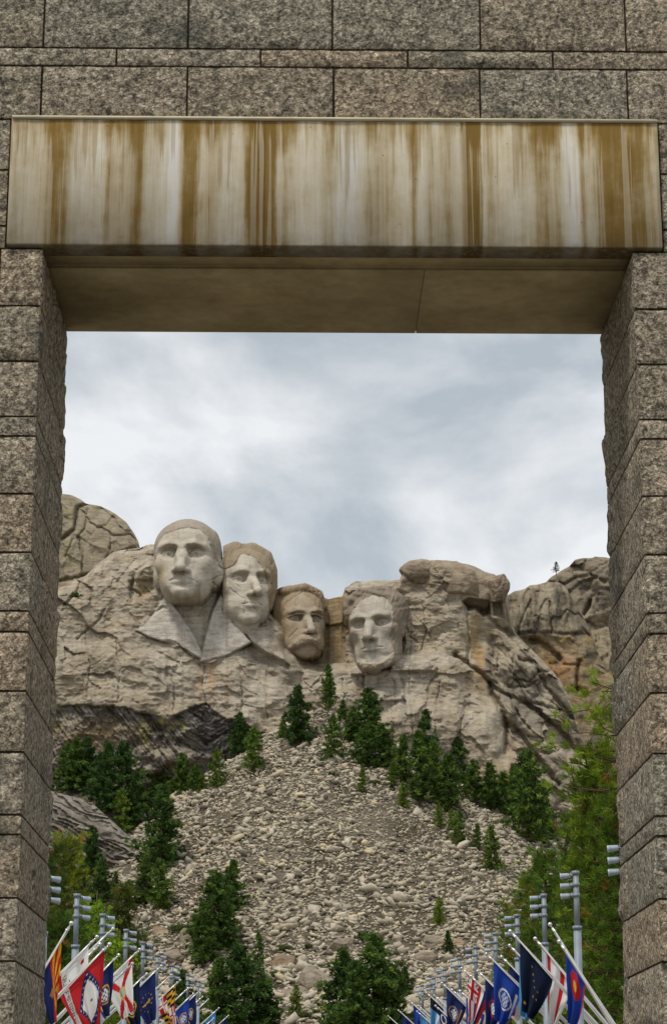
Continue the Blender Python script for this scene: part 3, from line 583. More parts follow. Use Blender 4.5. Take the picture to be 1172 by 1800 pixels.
# curved exfoliating slabs low on the left
def slab_fn(X, Y, D):
    q = np.stack([X, Y], -1)
    v = Y-1395-.0018*np.maximum(X-70, 0)**2*0-68*np.sin(np.clip((X-80)/190, 0, 1)*1.45)*1.35
    s = v/8.5+fbm(np.stack([X/50, Y/16], -1), 71, 4)*1.9; saw = s % 1.0; cell = np.floor(s)
    R = .42*v-18+saw*6+(_h(cell.astype(np.int64), 5)-.5)*9+fbm(q/18, 72, 4)*4+fbm(q/6, 73, 3)*1.2-10*np.clip(1-D/8, 0, 1)**2
    col = lerp(np.zeros(X.shape+(3,))+np.array((.28,.25,.21)), (.175,.155,.125), sstep(-.1, .3, fbm(np.stack([s*1.3, X/50], -1), 74, 3))); col = lerp(col, (.17,.15,.12), .7*sstep(.2, .5, fbm(q/20, 75, 4)))
    return R, col
relief('rock_slab', [(-220,1400),(-80,1372),(60,1385),(90,1392),(112,1396),(140,1402),(165,1415),(190,1435),(212,1456),(235,1478),(255,1496),(275,1512)], -210, 275, 1.6, 1600, 110, 424., slab_fn, ROCK, back=20, tn=2.5, sd=15)

# ------------------------------------------------------------------ the four carved heads
def V(*a): return np.array(a, float)
def el(p, c, r):
    q = (p-V(*c))/V(*r); k0 = np.sqrt((q*q).sum(-1)); k1 = np.sqrt(((q/V(*r))**2).sum(-1))+1e-9
    return k0*(k0-1)/k1
def cap(p, a, b, r1, r2=None):
    r2 = r1 if r2 is None else r2; a = V(*a); ba = V(*b)-a
    t = np.clip(((p-a)@ba)/(ba@ba), 0, 1)
    return np.linalg.norm(p-a-t[:,None]*ba, axis=-1)-(r1+(r2-r1)*t)
def poly(p, pts, r):
    d = None
    for k in range(len(pts)-1):
        ra, rb = (r, r) if np.isscalar(r) else (r[k], r[k+1])
        e = cap(p, pts[k], pts[k+1], ra, rb); d = e if d is None else np.minimum(d, e)
    return d
def su(a, b, k):
    h = np.maximum(k-np.abs(a-b), 0)/k; return np.minimum(a, b)-h*h*k*.25
def ss(a, b, k): return -su(-a, b, k)          # a minus b
def si(a, b, k): return -su(-a, -b, k)
def face(p, P):
    """stone face, chin about y=-1.1, crown 1.25, z towards the front"""
    q = p.copy(); q[:,0] = np.abs(q[:,0])
    d = el(p, (0,.38,-.15), (P.get('cw',.74),P.get('ch',.80),.92))
    d = su(d, el(p, (0,.40,.22), (.62,.60,.56)), .2)                      # forehead
    d = su(d, el(p, (0,-.30,.10), (P.get('fw',.60),P.get('fh',.78),.66)), .22)         # face mass
    d = su(d, el(q, (P.get('jx',.36),-.62+P.get('jy',0),.08), (P.get('jw',.24),.34,.44)), .22)        # jaw corners
    d = su(d, el(q, (.41,-.10,.42), (.18,.20,.20)), .18)                   # cheek bones
    ch = P.get('chin', .0)
    d = su(d, el(p, (0,-.93-ch,P.get('cz',.50)), (P.get('chw',.27),.20,.21)), .16)       # chin
    d = su(d, el(p, (0,-.60,.52), (.33,.26,.26)), .14)                     # mouth mass
    bz = P.get('brow', 0)
    d = su(d, poly(q, [(.05,.235,.74+bz*.6),(.25,.30,.74+bz),(.43,.275,.60+bz),(.53,.17,.42)], [.07,.085,.085,.05]), .09)
    so = P.get('sock', 1.)
    d = ss(d, el(q, (.285,.10,.82), (.225,.15*so,.36)), .05)                # sockets
    d = ss(d, el(q, (.15,.10,.82), (.08,.14*so,.22)), .06)
    eb = el(q, (.285,.06,.47), (.165,.165,.165))
    d = su(d, eb, .02)
    # lids: a shell over the ball, open in an almond
    lid = el(q, (.285,.06,.47), (.19,.185,.19))
    slit = el(q, (.285,.045,.70), (.145,.062,.28))
    d = su(d, ss(lid, slit, .02), .02)
    d = ss(d, el(q-V(P.get('gx',0),P.get('gy',0),0), (.285,.065,.645), (.050,.05,.06)), .012)     # iris hollow
    nl = P.get('nl', 0); nw = P.get('nw', 1.); nz = P.get('nz', 0)
    n = poly(p, [(0,.24,.70),(0,.08,.765),(0,-.12,.90+nz*.6),(0,-.25-nl,.98+nz)], [.075*nw,.068*nw,.085*nw,.10*nw])
    n = su(n, el(q, (.105*nw,-.285-nl,.83+nz*.5), (.085,.075,.12)), .05)
    n = su(n, el(q, (.05,-.10,.72), (.10,.26,.14)), .08)
    d = su(d, n, .06)
    d = ss(d, el(q, (.065*nw,-.37-nl,.88+nz*.6), (.038,.035,.07)), .03)       # nostrils
    mw = P.get('mw', .24); my = P.get('my', -.555)
    if P.get('lips', True):
        d = su(d, poly(q, [(0,my+.045,.775),(mw*.55,my+.045,.735),(mw,my-.005,.62)], [.042,.04,.02]), .05)
        d = su(d, poly(q, [(0,my-.075,.765),(mw*.55,my-.06,.73),(mw*.95,my-.012,.62)], [.055,.05,.02]), .05)
        d = ss(d, poly(q, [(0,my-.008,.85),(mw*.5,my-.004,.81),(mw*1.05,my-.02,.68)], [.022,.022,.018]), .02)
        d = ss(d, el(p, (0,my-.185,.84), (.18,.05,.10)), .08)                # dip under the lip
    d = ss(d, poly(q, [(.17,-.30,.88),(.27,-.45,.80),(mw+.075,my-.08,.70)], [.02,.03,.02]), P.get('fold',.08))
    return d
def sculpt(fn, shape_px, c, s, yaw, pitch, roll, sq=.85, step=1.0, zback=-.5):
    """march rays along -z; returns px xs, ys and relief towards the viewer in px (nan = miss)"""
    x0, y0, x1, y1 = shape_px
    xs = np.arange(x0, x1+.01, step); ys = np.arange(y0, y1+.01, step)
    X, Y = np.meshgrid(xs, ys); n = X.size
    a, b, g = map(math.radians, (yaw, pitch, roll))
    Ry = np.array([[math.cos(a),0,math.sin(a)],[0,1,0],[-math.sin(a),0,math.cos(a)]])
    Rx = np.array([[1,0,0],[0,math.cos(b),math.sin(b)],[0,-math.sin(b),math.cos(b)]])
    Rz = np.array([[math.cos(g),math.sin(g),0],[-math.sin(g),math.cos(g),0],[0,0,1]])
    M = Rz@Rx@Ry                                    # canon -> view
    U = np.stack([(X.ravel()-c[0])/s, -(Y.ravel()-c[1])/s, np.full(n, 1.7)], 1)
    z = np.full(n, 1.7); act = np.arange(n); hit = np.zeros(n, bool)
    for k in range(70):
        if not len(act): break
        P = U[act].copy(); P[:,2] = z[act]
        P = P@M; P[:,1] /= sq
        d = fn(P)*sq
        h = d < .003; hit[act[h]] = True
        z[act[~h]] -= np.clip(d[~h]*.75, .003, .4)
        act = act[~h]; act = act[z[act] > zback]
    R = np.where(hit, z*s, np.nan).reshape(X.shape)
    pc = U.copy(); pc[:,2] = z
    return xs, ys, R, (pc@M).reshape(X.shape+(3,))
HEADS = {}
# first head: smooth hair drawn back, calm mouth
def h1(p):
    d = face(p, dict(cw=.64, fw=.545, fh=.66, jw=.17, jx=.28, jy=.06, chin=-.07, chw=.23, cz=.60, mw=.25, my=-.60, nl=.11, nz=.0, nw=1.15, brow=.02, sock=1.15, ch=.74))
    q = p.copy(); q[:,0] = np.abs(q[:,0])
    d = su(d, el(p, (0,.50,-.25), (.66,.72,.85)), .05)
    d = ss(d, poly(q, [(0,.98,.64),(.35,.88,.54),(.58,.62,.40),(.63,.3,.28)], .03), .05)
    d = su(d, el(q, (.53,.22,-.15), (.15,.66,.34)), .14)
    d = su(d, el(q, (.57,-.24,-.14), (.15,.30,.24)), .08)       # side rolls
    d = su(d, el(p, (.64,-.12,-.05), (.13,.30,.22)), .12)
    for k in range(4): d = ss(d, poly(q, [(.56,.10-.15*k,.30),(.72,.02-.15*k,.14),(.87,-.02-.15*k,-.2)], .02), .03)
    return d
# second: hair falling over the forehead side, long nose
def h2(p):
    d = face(p, dict(fw=.57, jw=.21, chw=.24, mw=.23, nl=.10, nz=.06, my=-.63, brow=-.01, sock=1.05, cw=.70, chin=.02))
    q = p.copy(); q[:,0] = np.abs(q[:,0])
    hair = el(p, (0,.55,-.22), (.80,.80,.86))
    hair = ss(hair, el(p, (.03,.25,.62), (.50,.72,.5)), .06)
    hair = su(hair, poly(q, [(.22,1.10,.34),(.52,.90,.32),(.66,.50,.24),(.70,.0,.08),(.68,-.4,-.06)], [.13,.17,.18,.17,.14]), .2)
    for k in range(5): hair = ss(hair, poly(p, [(.42,1.18-.2*k,.62),(.95,.7-.25*k,.35)], .02), .03)
    d = su(d, hair, .03)
    d = su(d, el(p, (0,-1.02,-.1), (.42,.45,.45)), .08)
    return d
# third: heavy moustache, spectacles, swept hair
def h3(p):
    d = face(p, dict(fw=.64, jw=.27, chw=.28, lips=False, my=-.66, brow=.05, sock=1.0, nw=1.1, fold=.10, nl=.12, nz=.0))
    q = p.copy(); q[:,0] = np.abs(q[:,0])
    d = su(d, poly(q, [(0,-.60,.82),(.15,-.63,.80),(.30,-.74,.68),(.42,-.82,.54)], [.12,.15,.13,.06]), .04)
    d = ss(d, poly(p, [(0,-.50,.98),(0,-.66,.97)], .025), .03)
    for k in range(5): d = ss(d, poly(q, [(.06+.07*k,-.54-.03*k,1.0-.06*k),(.09+.075*k,-.82-.02*k,.94-.06*k)], .014), .02)
    d = ss(d, poly(q, [(0,-.80,.80),(.2,-.82,.73)], .035), .03)
    d = su(d, poly(q, [(0,-.88,.66),(.16,-.87,.62)], .07), .05)
    # spectacles: upper rim and bridge
    d = su(d, poly(q, [(.02,.17,.80),(.12,.19,.78),(.30,.20,.74),(.48,.13,.62)], .022), .02)
    d = ss(d, el(q, (.29,.06,.74), (.16,.09,.14)), .04)
    hair = el(p, (0,.58,-.2), (.78,.76,.84)); hair = ss(hair, el(p, (0,.2,.62), (.55,.72,.45)), .06)
    hair = su(hair, poly(p, [(-.45,1.0,.42),(.1,1.12,.5),(.48,.95,.42),(.66,.6,.3)], [.13,.13,.15,.12]), .08)
    for k in range(6): hair = ss(hair, poly(p, [(.0+.13*k,1.3,.3),(.12+.12*k,.85,.65)], .02), .03)
    d = su(d, hair, .03)
    return d
# fourth: beard without moustache, deep eyes, side hair
def h4(p):
    d = face(p, dict(fw=.55, jw=.19, jx=.33, chw=.25, mw=.25, my=-.60, brow=.05, sock=.88, nw=1.15, nz=.02, nl=.08, fold=.10, cw=.68))
    q = p.copy(); q[:,0] = np.abs(q[:,0])
    d = ss(d, el(q, (.50,-.42,.58), (.10,.22,.12)), .22)       # hollow cheeks
    b = poly(q, [(0,-1.06,.56),(.20,-1.02,.50),(.38,-.86,.34),(.50,-.60,.12)], [.17,.16,.11,.07])
    b = b+.011*np.sin(p[:,0]*22+3*np.sin(p[:,1]*9))*np.sin(p[:,1]*19+p[:,2]*14)
    d = su(d, b, .05)
    hair = el(p, (.02,.62,-.15), (.72,.70,.86)); hair = ss(hair, el(p, (.03,.25,.66), (.50,.68,.5)), .05)
    hair = su(hair, poly(p, [(-.60,.52,.36),(-.55,.85,.42),(-.2,1.05,.5),(.2,1.05,.46),(.50,.8,.34),(.58,.45,.16)], [.15,.17,.14,.13,.13,.12]), .07)
    hair = hair+.016*np.sin(p[:,0]*15+4*np.sin(p[:,1]*6))*np.sin(p[:,1]*13+p[:,2]*9)
    d = su(d, hair, .03)
    d = su(d, su(el(q, (.58,.02,-.02), (.09,.24,.16)), el(q, (.61,.12,.0), (.10,.10,.14)), .05), .03)   # ears
    return d
#      fn, box, centre, scale, yaw, pitch, roll
POSES = [(h1, (256,905,412,1100), (328,993), 84, -8, 15, 1, .84),
         (h2, (392,950,500,1115), (422,1036), 76, 23, 15, -2, .84),
         (h3, (480,1012,582,1180), (520,1102), 68, 24, 13, -4, .84),
         (h4, (596,1010,722,1200), (665,1111), 72, -16, 13, -4, .88)]

HEAD_INFO = [(48, 'colossal carved stone head with smooth drawn-back hair above coat lapels, foremost on the cliff', 0),
             (2, 'colossal carved stone head with wavy hair and long nose, peering out behind the foremost head', 1),
             (-50, 'colossal carved stone head with heavy moustache and spectacles, sunk in the ochre recess', 2),
             (-6, 'colossal carved stone head with chin beard and deep eyes, at the right of the group', 3)]
for (fn, box, c, s, yaw, pit, rol, sq), (R0, lab, k) in zip(POSES, HEAD_INFO):
    xs, ys, R, pc = sculpt(fn, box, c, s, yaw, pit, rol, sq, .9)
    X, Y = np.meshgrid(xs, ys); q = np.stack([X, Y], -1); ok = ~np.isnan(R)
    R = np.where(ok, R, -40)+R0+fbm(q/11, 81+k, 4)*.9+fbm(np.stack([X/20, Y/5], -1), 85+k, 3)*.5
    HP = [[(250,890),(420,890),(420,1060),(398,1040),(393,1006),(383,988),(375,971),(369,952),(362,938),(350,930),(331,927),(312,930),(290,938),(279,950),(272,972),(250,972)], [(392,940),(505,940),(505,1120),(471,1120),(471,1047),(469,1018),(462,999),(448,980),(431,973),(422,975),(414,990),(404,997),(392,1000)], [(478,1010),(575,1010),(575,1075),(556,1075),(550,1056),(531,1040),(515,1049),(500,1062),(495,1110),(478,1110)],
          [(590,1005),(725,1005),(725,1150),(692,1150),(684,1116),(690,1085),(687,1062),(676,1048),(657,1045),(635,1054),(624,1067),(614,1080),(590,1090)]][k]
    hair = sstep(-1.2, 1.2, poly_sd(X, Y, HP)+fbm(q/5, 86, 3)*1.5)
    R = R+hair*((2.6, 3.2, 2.6, 3.4)[k]+fbm(np.stack([(X+Y*.35)/3.4, Y/15], -1), 88+k, 3)*(.9, 2.0, 1.8, 2.2)[k])
    for P_, w, d in [(z2((530,590),(600,560),(680,540)), 1.3, 4), (z2((560,600),(610,640),(590,690)), 1.5, 5), (z2((310,200),(300,240)), .9, 1.5), (z2((610,470),(640,500),(680,490)), 1.2, 3)] if k == 0 else [(z2((690,640),(740,690),(790,720)), .9, 1.6), (z2((795,745),(792,830)), 1., 2.2), (z2((840,760),(890,830),(920,860)), 1., 2), (z2((690,570),(760,640)), .8, 1.2)] if k == 1 else [(z3((250,230),(215,290),(230,330)), .9, 1.6), (z3((230,460),(170,520)), .9, 1.5)] if k == 2 else [(z3((800,250),(800,330),(835,380)), 1., 2), (z3((560,330),(700,310)), .8, 1.), (z3((690,400),(680,440),(720,470)), .8, 1.2)]: R = crack(R, X, Y, P_, w, d)
    brd = sstep(-1.5, 2, poly_sd(X, Y, [(620,1170),(632,1163),(650,1166),(668,1165),(682,1156),(692,1146),(696,1164),(688,1182),(672,1194),(640,1194),(624,1184)])) if k == 3 else sstep(-1.5, 2, poly_sd(X, Y, [(507,1140),(514,1128),(530,1119),(542,1121),(554,1120),(562,1130),(560,1142),(548,1134),(534,1134),(518,1142)])) if k == 2 else 0*X
    R = R+brd*(2.2+fbm(q/np.array([4., 5.]), 98+k, 3)*2.4)
    base = np.zeros(X.shape+(3,))+[PALE*1.05, PALE*1.08, np.array((.36,.295,.215)), PALE*.94][k]
    n1 = fbm(q/16, 87+k, 4); n2 = fbm(np.stack([X/5, Y/30], -1), 89+k, 4)
    base = lerp(base, [(.34,.275,.20), (.35,.29,.22), (.35,.26,.16), (.33,.28,.23)][k], sstep(.0, .5, n1)*.5)
    base = lerp(base, (.30,.25,.20), sstep(.1, .5, n2)*.45)
    base = lerp(base, [(.285,.24,.19), (.27,.205,.13), (.29,.215,.135), (.225,.18,.135)][k], hair*(.75 if k == 0 else .85))
    base = lerp(base, (.31,.25,.18), brd*.75)
    if k == 0: base = lerp(base, OCHRE, .5*blob(X, Y, 284, 1010, 8, 30))
    if k == 2: base = lerp(base, OCHRE, .4*blob(X, Y, 498, 1100, 12, 40)); base = lerp(base, PALE, .7*blob(X, Y, 546, 1100, 7, 16))
    if k == 3: base = lerp(base, OCHRE, .5*blob(X, Y, 612, 1110, 5, 30))
    P = at(X, Y, 480-PXM*R); i = np.arange(X.size).reshape(X.shape)
    f = np.stack([i[:-1, :-1], i[1:, :-1], i[1:, 1:], i[:-1, 1:]], -1).reshape(-1, 4)
    f = f[ok.ravel()[f].all(1)]
    use, inv = np.unique(f.ravel(), return_inverse=True)
    # close the head: its outline runs straight back into the mountain
    V_ = P.reshape(-1, 3)[use]; f = inv.reshape(-1, 4); n = len(V_)
    e = np.concatenate([f[:, [0, 1]], f[:, [1, 2]], f[:, [2, 3]], f[:, [3, 0]]]); key = np.sort(e, 1); _, ix, cnt = np.unique(key[:, 0]*n+key[:, 1], return_index=True, return_counts=True)
    be = e[ix[cnt == 1]]; W_b = V_.copy(); W_b[:, 1] += 7
    f2 = np.stack([be[:, 1], be[:, 0], be[:, 0]+n, be[:, 1]+n], 1)
    cc = base.reshape(-1, 3)[use]
    o = link('carved_head', mesh('carved_head', np.concatenate([V_, W_b]), np.concatenate([f, f2]), CARVED, np.concatenate([cc, cc]), smooth=True)); tag(o, lab, 'stone head')

# ------------------------------------------------------------------ loose boulders on the ridge and at the foot of the scree
def ico(sub=3):
    import bmesh
    b = bmesh.new(); bmesh.ops.create_icosphere(b, subdivisions=sub, radius=1); v = np.array([x.co[:] for x in b.verts]); f = np.array([[l.index for l in x.verts] for x in b.faces]); b.free(); return v, f
IV, IF = ico(5)
def boulder(p, r, lab, seed, col=(.31,.25,.18), group=None, cut=5, name='boulder'):
    v = IV.copy(); rg = np.random.default_rng(seed)
    for k in range(cut):
        d = rg.normal(size=3); d /= np.linalg.norm(d); h = rg.uniform(.5, .85); t = v@d; v = v-np.maximum(t-h, 0)[:, None]*d*.96
    v = v*(1+.14*fbm(v*1.6+seed, seed, 4)+.05*fbm(v*5+seed, seed+4, 4)-.10*np.exp(-(fbm(v*1.3+seed*2, seed+8, 3)/.035)**2))[:, None]
    c = lerp(np.zeros((len(v), 3))+np.asarray(col), np.asarray(col)*.72, sstep(-.1, .5, fbm(v*2+seed, seed+2, 3)))
    o = link(name, mesh('boulder', v*np.asarray(r), IF, ROCK, c, smooth=True), None, p); o.rotation_euler.z = rg.uniform(-.4, .4); tag(o, lab, 'boulder', group); return o
for px, py, Y, rx, rz, lab, sd in [(738,1009,484.5,37,25,'low split boulder capping the cliff beside the bearded head',1),(780,1006,484,25,26,'rounded boulder between the two larger ones on the ridge',2),(821,1032,482.5,46,47,'largest overhanging block at the top of the ridge',3),(868,1034,480.5,23,32,'egg-shaped boulder perched at the right end of the ridge',4)]:
    boulder(at(px, py, Y), (rx*PXM, 4.6, rz*PXM), lab, sd, cut=6 if sd == 3 else 4)
for px, py, rx, rz, lab, sd in [(428,1622,13,15,'upright pinkish boulder just right of the tall dark pine on the scree',11),(455,1738,24,26,'tan boulder under the sparse light pine',12),(604,1672,36,26,'broad pale boulder with a smooth slanting face at the foot of the scree',13),(560,1735,34,40,'tall cracked tan outcrop boulder between the two pine groups',14),(500,1700,30,22,'low brown boulder in the middle of the rocky foot',15),(330,1655,22,24,'rounded grey boulder left of the tall dark pine',16),
      (310,1690,26,18,'flat mossy boulder behind the left flagpoles',17),(288,1640,22,14,'small tan boulder at the left edge of the scree',18),(758,1660,30,18,'long ochre boulder beside the small pine on the right scree',19),(748,1690,24,16,'low yellowish boulder below the long ochre one',20),(800,1668,20,15,'grey boulder right of the small pines on the scree',21),(520,1752,26,18,'dark brown boulder above the little pine at the bottom',22),(690,1722,22,16,'pale boulder right of the big pine clump',23),(470,1770,24,18,'shaded boulder low between the two pine groups',24),(612,1745,26,34,'steep ribbed boulder left of the big pine clump',25)]:
    p = hit_ground(px, py); s = p[1]/FPX*1.04; boulder(p+np.array((0, 1.0, .1)), (rx*s, rx*s*.9, rz*s), lab, sd, (.31,.26,.20) if sd % 3 else (.33,.25,.17), None, 9)

# ------------------------------------------------------------------ scree
def hull_rock(seed):
    import bmesh
    rg = np.random.default_rng(seed); b = bmesh.new(); n = 8
    for k in range(n):                                     # a broken block: eight corners, pushed about
        d = np.array([(k & 1)*2-1, (k >> 1 & 1)*2-1, (k >> 2 & 1)*2-1], float)*rg.uniform(.45, 1.05, 3)+rg.normal(0, .10, 3); b.verts.new(d*np.array((.92, .62, .30)))
    bmesh.ops.convex_hull(b, input=b.verts); bmesh.ops.delete(b, geom=[v for v in b.verts if not v.link_faces], context='VERTS'); bmesh.ops.triangulate(b, faces=b.faces)
    b.verts.index_update(); v = np.array([x.co[:] for x in b.verts]); f = np.array([[l.index for l in x.verts] for x in b.faces]); b.free(); return v, f
KINDS_R = [hull_rock(300+k) for k in range(14)]
rg = np.random.default_rng(12)
NR = 78000
rx_ = XS+rg.uniform(-42, 60, NR); ry_ = rg.uniform(296, 469, NR)
dd = np.hypot(rx_-APEX[0], np.minimum(ry_-APEX[1], 0)); zz = terrain(rx_, ry_)
conez = APEX[2]-.685*dd
ok = (zz-conez < 3.4) & (conez > 8)
ok |= rg.random(NR) < (.30+.12*(ry_ > 352))*(np.abs(rx_-XS) < 46)
ok &= ~((rx_-XS < -30) & (ry_ > 400) & (zz-conez > 2))
rx_, ry_, zz, conez = rx_[ok], ry_[ok], zz[ok], conez[ok]; n = len(rx_)
patch = fbm(np.stack([rx_, ry_], -1)/20, 111, 3)
size = (.125+.34*rg.random(n)**1.6+.85*rg.random(n)**13)*(1.0+.45*patch); size[rg.random(n) < .045] *= 1.6; size[zz-conez > 3.4] *= 1.5
hue = np.clip(.5+.25*rg.normal(size=n), 0, 1)
def rock_cols(h): h = np.asarray(h)[..., None]; return np.where(h < .2, np.array((.225,.20,.155)), np.where(h > .82, np.array((.45,.375,.245)), np.array((.455,.40,.305))))*(.55+.8*h)
m = Mat('scree_stone', .95, .15); o = m.coord(); a = m.noise(o, 3, 4, .6)
m.base(m.mix(m.attr(), m.ramp(a, [(.3, (.72, .70, .68)), (.6, (1.1, 1.1, 1.1))]), .8, 'MULTIPLY')); m.bump(a, .15, .05); SCREE = m.m
m = Mat('scree_boulder', .95, .15); o = m.coord(); a = m.noise(o, 3, 4, .6); r = m.n('ShaderNodeObjectInfo').outputs['Random']
m.base(m.mix(m.ramp(r, [(0, (.29, .25, .195)), (.3, (.415, .36, .275)), (.7, (.475, .425, .335)), (1, (.455, .38, .25))]), m.ramp(a, [(.3, (.72, .70, .68)), (.6, (1.1, 1.1, 1.1))]), .8, 'MULTIPLY')); m.bump(a, .15, .05); SCREEB = m.m
def rot3(n_):
    a, t, r = rg.uniform(0, 6.283, n_), rg.normal(0, .42, n_), rg.normal(0, .42, n_)-.3
    ca, sa, ct, s_t, cr, sr = np.cos(a), np.sin(a), np.cos(t), np.sin(t), np.cos(r), np.sin(r); o_, z_ = np.ones(n_), np.zeros(n_)
    Rz = np.stack([ca, -sa, z_, sa, ca, z_, z_, z_, o_], -1).reshape(-1, 3, 3); Rx = np.stack([o_, z_, z_, z_, cr, -sr, z_, sr, cr], -1).reshape(-1, 3, 3); Ry = np.stack([ct, z_, s_t, z_, o_, z_, -s_t, z_, ct], -1).reshape(-1, 3, 3)
    return Ry@Rx@Rz
RM = rot3(n); order = np.argsort(-size); big, rest = order[:300], order[300:]
vs, fs, cs = [], [], []; base_n = 0; kid = rg.integers(0, len(KINDS_R), n)
for k, (v, f) in enumerate(KINDS_R):
    s = rest[kid[rest] == k]
    P = np.einsum('nij,vj->nvi', RM[s], v)*size[s][:, None, None]+np.stack([rx_[s], ry_[s], zz[s]+size[s]*.22], -1)[:, None, :]
    vs.append(P.reshape(-1, 3)); fs.append((f[None]+(np.arange(len(s))*len(v))[:, None, None]+base_n).reshape(-1, 3)); base_n += len(s)*len(v)
    cs.append(np.repeat(rock_cols(hue[s]), len(v), 0))
struct(link('scree', mesh('scree', np.concatenate(vs), np.concatenate(fs), SCREE, np.concatenate(cs))), 'stuff')['label'] = 'pale broken stones covering the slope below the heads'
RMESH = [mesh('scree_rock', v, f, SCREEB) for v, f in KINDS_R]
for j in big:
    o = link('scree_rock', RMESH[kid[j]]); M_ = Matrix([list(RM[j][i]*size[j])+[(rx_[j], ry_[j], zz[j]+size[j]*.22)[i]] for i in range(3)]+[[0, 0, 0, 1]]); o.matrix_world = M_
    tag(o, 'larger pale angular block lying among smaller stones on the scree', 'rock', 'larger blocks on the scree')
# ------------------------------------------------------------------ trees
def leaf_mat(name, lo, hi, trans=.32):
    m = Mat(name, .75, .2); o = m.coord(); a = m.noise(o, 4., 3, .6); r = m.n('ShaderNodeObjectInfo').outputs['Random']
    c = m.mix(m.attr(), m.ramp(a, [(.3, (.75, .78, .7)), (.65, (1.2, 1.18, 1.05))]), 1., 'MULTIPLY')
    c = m.mix(c, m.ramp(r, [(0, lo), (1, hi)]), 1., 'MULTIPLY'); m.base(c)
    t = m.n('ShaderNodeBsdfTranslucent', {0: c}); x = m.n('ShaderNodeMixShader', {0: trans, 1: m.b.outputs[0], 2: t.outputs[0]})
    m.t.links.new(x.outputs[0], m.t.nodes['Material Output'].inputs[0]); return m.m
PINE = leaf_mat('pine_needles', (.72, .78, .80), (1.55, 1.35, 1.05)); LEAF = leaf_mat('young_leaves', (.9, .95, .9), (1.1, 1.05, 1.0), .4)
BARK = simple('pine_bark', (.10, .066, .042), .95, .1)
def spikes(cen, dirs, k, ln, wd, rg, spread=.9, cols=None):
    """k thin leaf triangles fanning from each centre"""
    n = len(cen); d = dirs[:, None, :]+rg.normal(0, spread, (n, k, 3)); d /= np.linalg.norm(d, axis=-1, keepdims=True)
    l = ln*rg.uniform(.55, 1.15, (n, k, 1)); p = np.cross(d, rg.normal(size=(n, k, 3))); p /= np.linalg.norm(p, axis=-1, keepdims=True)
    c = cen[:, None, :]+rg.normal(0, ln*.22, (n, k, 3))
    v = np.stack([c-p*wd, c+p*wd, c+d*l], 2).reshape(-1, 3)
    return v, np.arange(len(v)).reshape(-1, 3), np.repeat(cols, 3*k, 0)
def conifer(seed, width=.24, nb=64, low=.12, k=17, top_pow=.75, sparse=1.0, ln=.052, tint=(1., 1., 1.)):
    """a mountain pine of unit height: tapered trunk with limbs and tufted boughs; returns (crown mesh, trunk mesh)"""
    rg = np.random.default_rng(seed); cen, dr, cl = [], [], []; tb = MB(); bend = rg.normal(0, .012, 2)
    ax_ = lambda t: np.array([bend[0]*math.sin(t*5), bend[1]*math.sin(t*4), t])
    tb.tube([ax_(t) for t in np.linspace(-.02, .97, 9)], [.017*(1-.9*t) for t in np.linspace(0, 1, 9)], 7)
    lob = rg.uniform(0, 6.28, 5)
    for b in range(int(nb*sparse)):
        t = low+(1-low)*((b+rg.random())/(nb*sparse))**.92; az = b*2.4+rg.normal(0, .5)
        prof = (1-(t-low)/(1-low))**top_pow*min(1, ((t-low)*7+.35))
        L_ = width*prof*rg.uniform(.55, 1.15)*(1+.28*math.sin(az*2+lob[int(t*4.99)]))+.012
        up = rg.normal(.12, .22)-.15*(1-t)
        d = np.array([math.cos(az), math.sin(az), up]); o_ = ax_(t)
        if L_ > .05: tb.tube([o_, o_+d*L_*.85], [.0045*(1-t)+.0015, .001], 4, False)
        m_ = max(2, int(L_/.038))
        for j in range(m_):
            s = (j+.6+rg.random()*.5)/m_
            if s < .22 and rg.random() < .6: continue
            cen.append(o_+d*L_*s+rg.normal(0, .012, 3)+np.array((0, 0, -.06*L_*s*s))); dr.append(d*.6+np.array((0, 0, .35)))
            g = rg.random(); cl.append(np.array((.066, .128, .034))*np.array(tint)*(.45+1.05*g)+np.array((.035, .035, 0))*(g > .75))
    cen.append(ax_(.99)); dr.append(np.array((0, 0, 1.))); cl.append(np.array((.05, .09, .03)))
    v, f, c = spikes(np.array(cen), np.array(dr), k, ln, .0105, rg, .75, np.array(cl))
    return mesh('crown', v, f, PINE, c), tb.me('trunk', BARK, True)
PROTO = {'tall': [conifer(1, .20, 104), conifer(2, .18, 100), conifer(3, .22, 104)],
         'full': [conifer(4, .31, 118, .07, 17, .62), conifer(5, .33, 124, .09, 17, .7), conifer(6, .29, 118, .05, 17, .58)],
         'bushy': [conifer(7, .38, 92, .05, 16, .6, tint=(1.75, 1.45, 1.0)), conifer(8, .35, 88, .08, 16, .55, tint=(1.5, 1.35, 1.0))],
         'thin': [conifer(9, .20, 58, .22, 11), conifer(10, .24, 54, .25, 10), conifer(15, .26, 52, .18, 11)]}
cnt = {k: 0 for k in PROTO}
def pine(px, py, hpx, kind, lab, Y=None, wide=1.0, group='pines on the mountain slope', drop=0):
    p = hit_ground(px, py) if Y is None else at(px, py, Y)
    h = hpx*p[1]/FPX*(1.12 if py < 1600 else .99); wide = wide*(1.08 if py < 1600 else 1.08)
    c, t = PROTO[kind][cnt[kind] % len(PROTO[kind])]; cnt[kind] += 1
    r = thing('pine_tree', lab, 'pine tree', p+np.array((0, 0, -.15)), group, (0, 0, random.Random(px*7+py).uniform(0, 6.28)))
    r.scale = (h*wide, h*wide, h)
    link('trunk', t, r); link('crown', c, r); return r
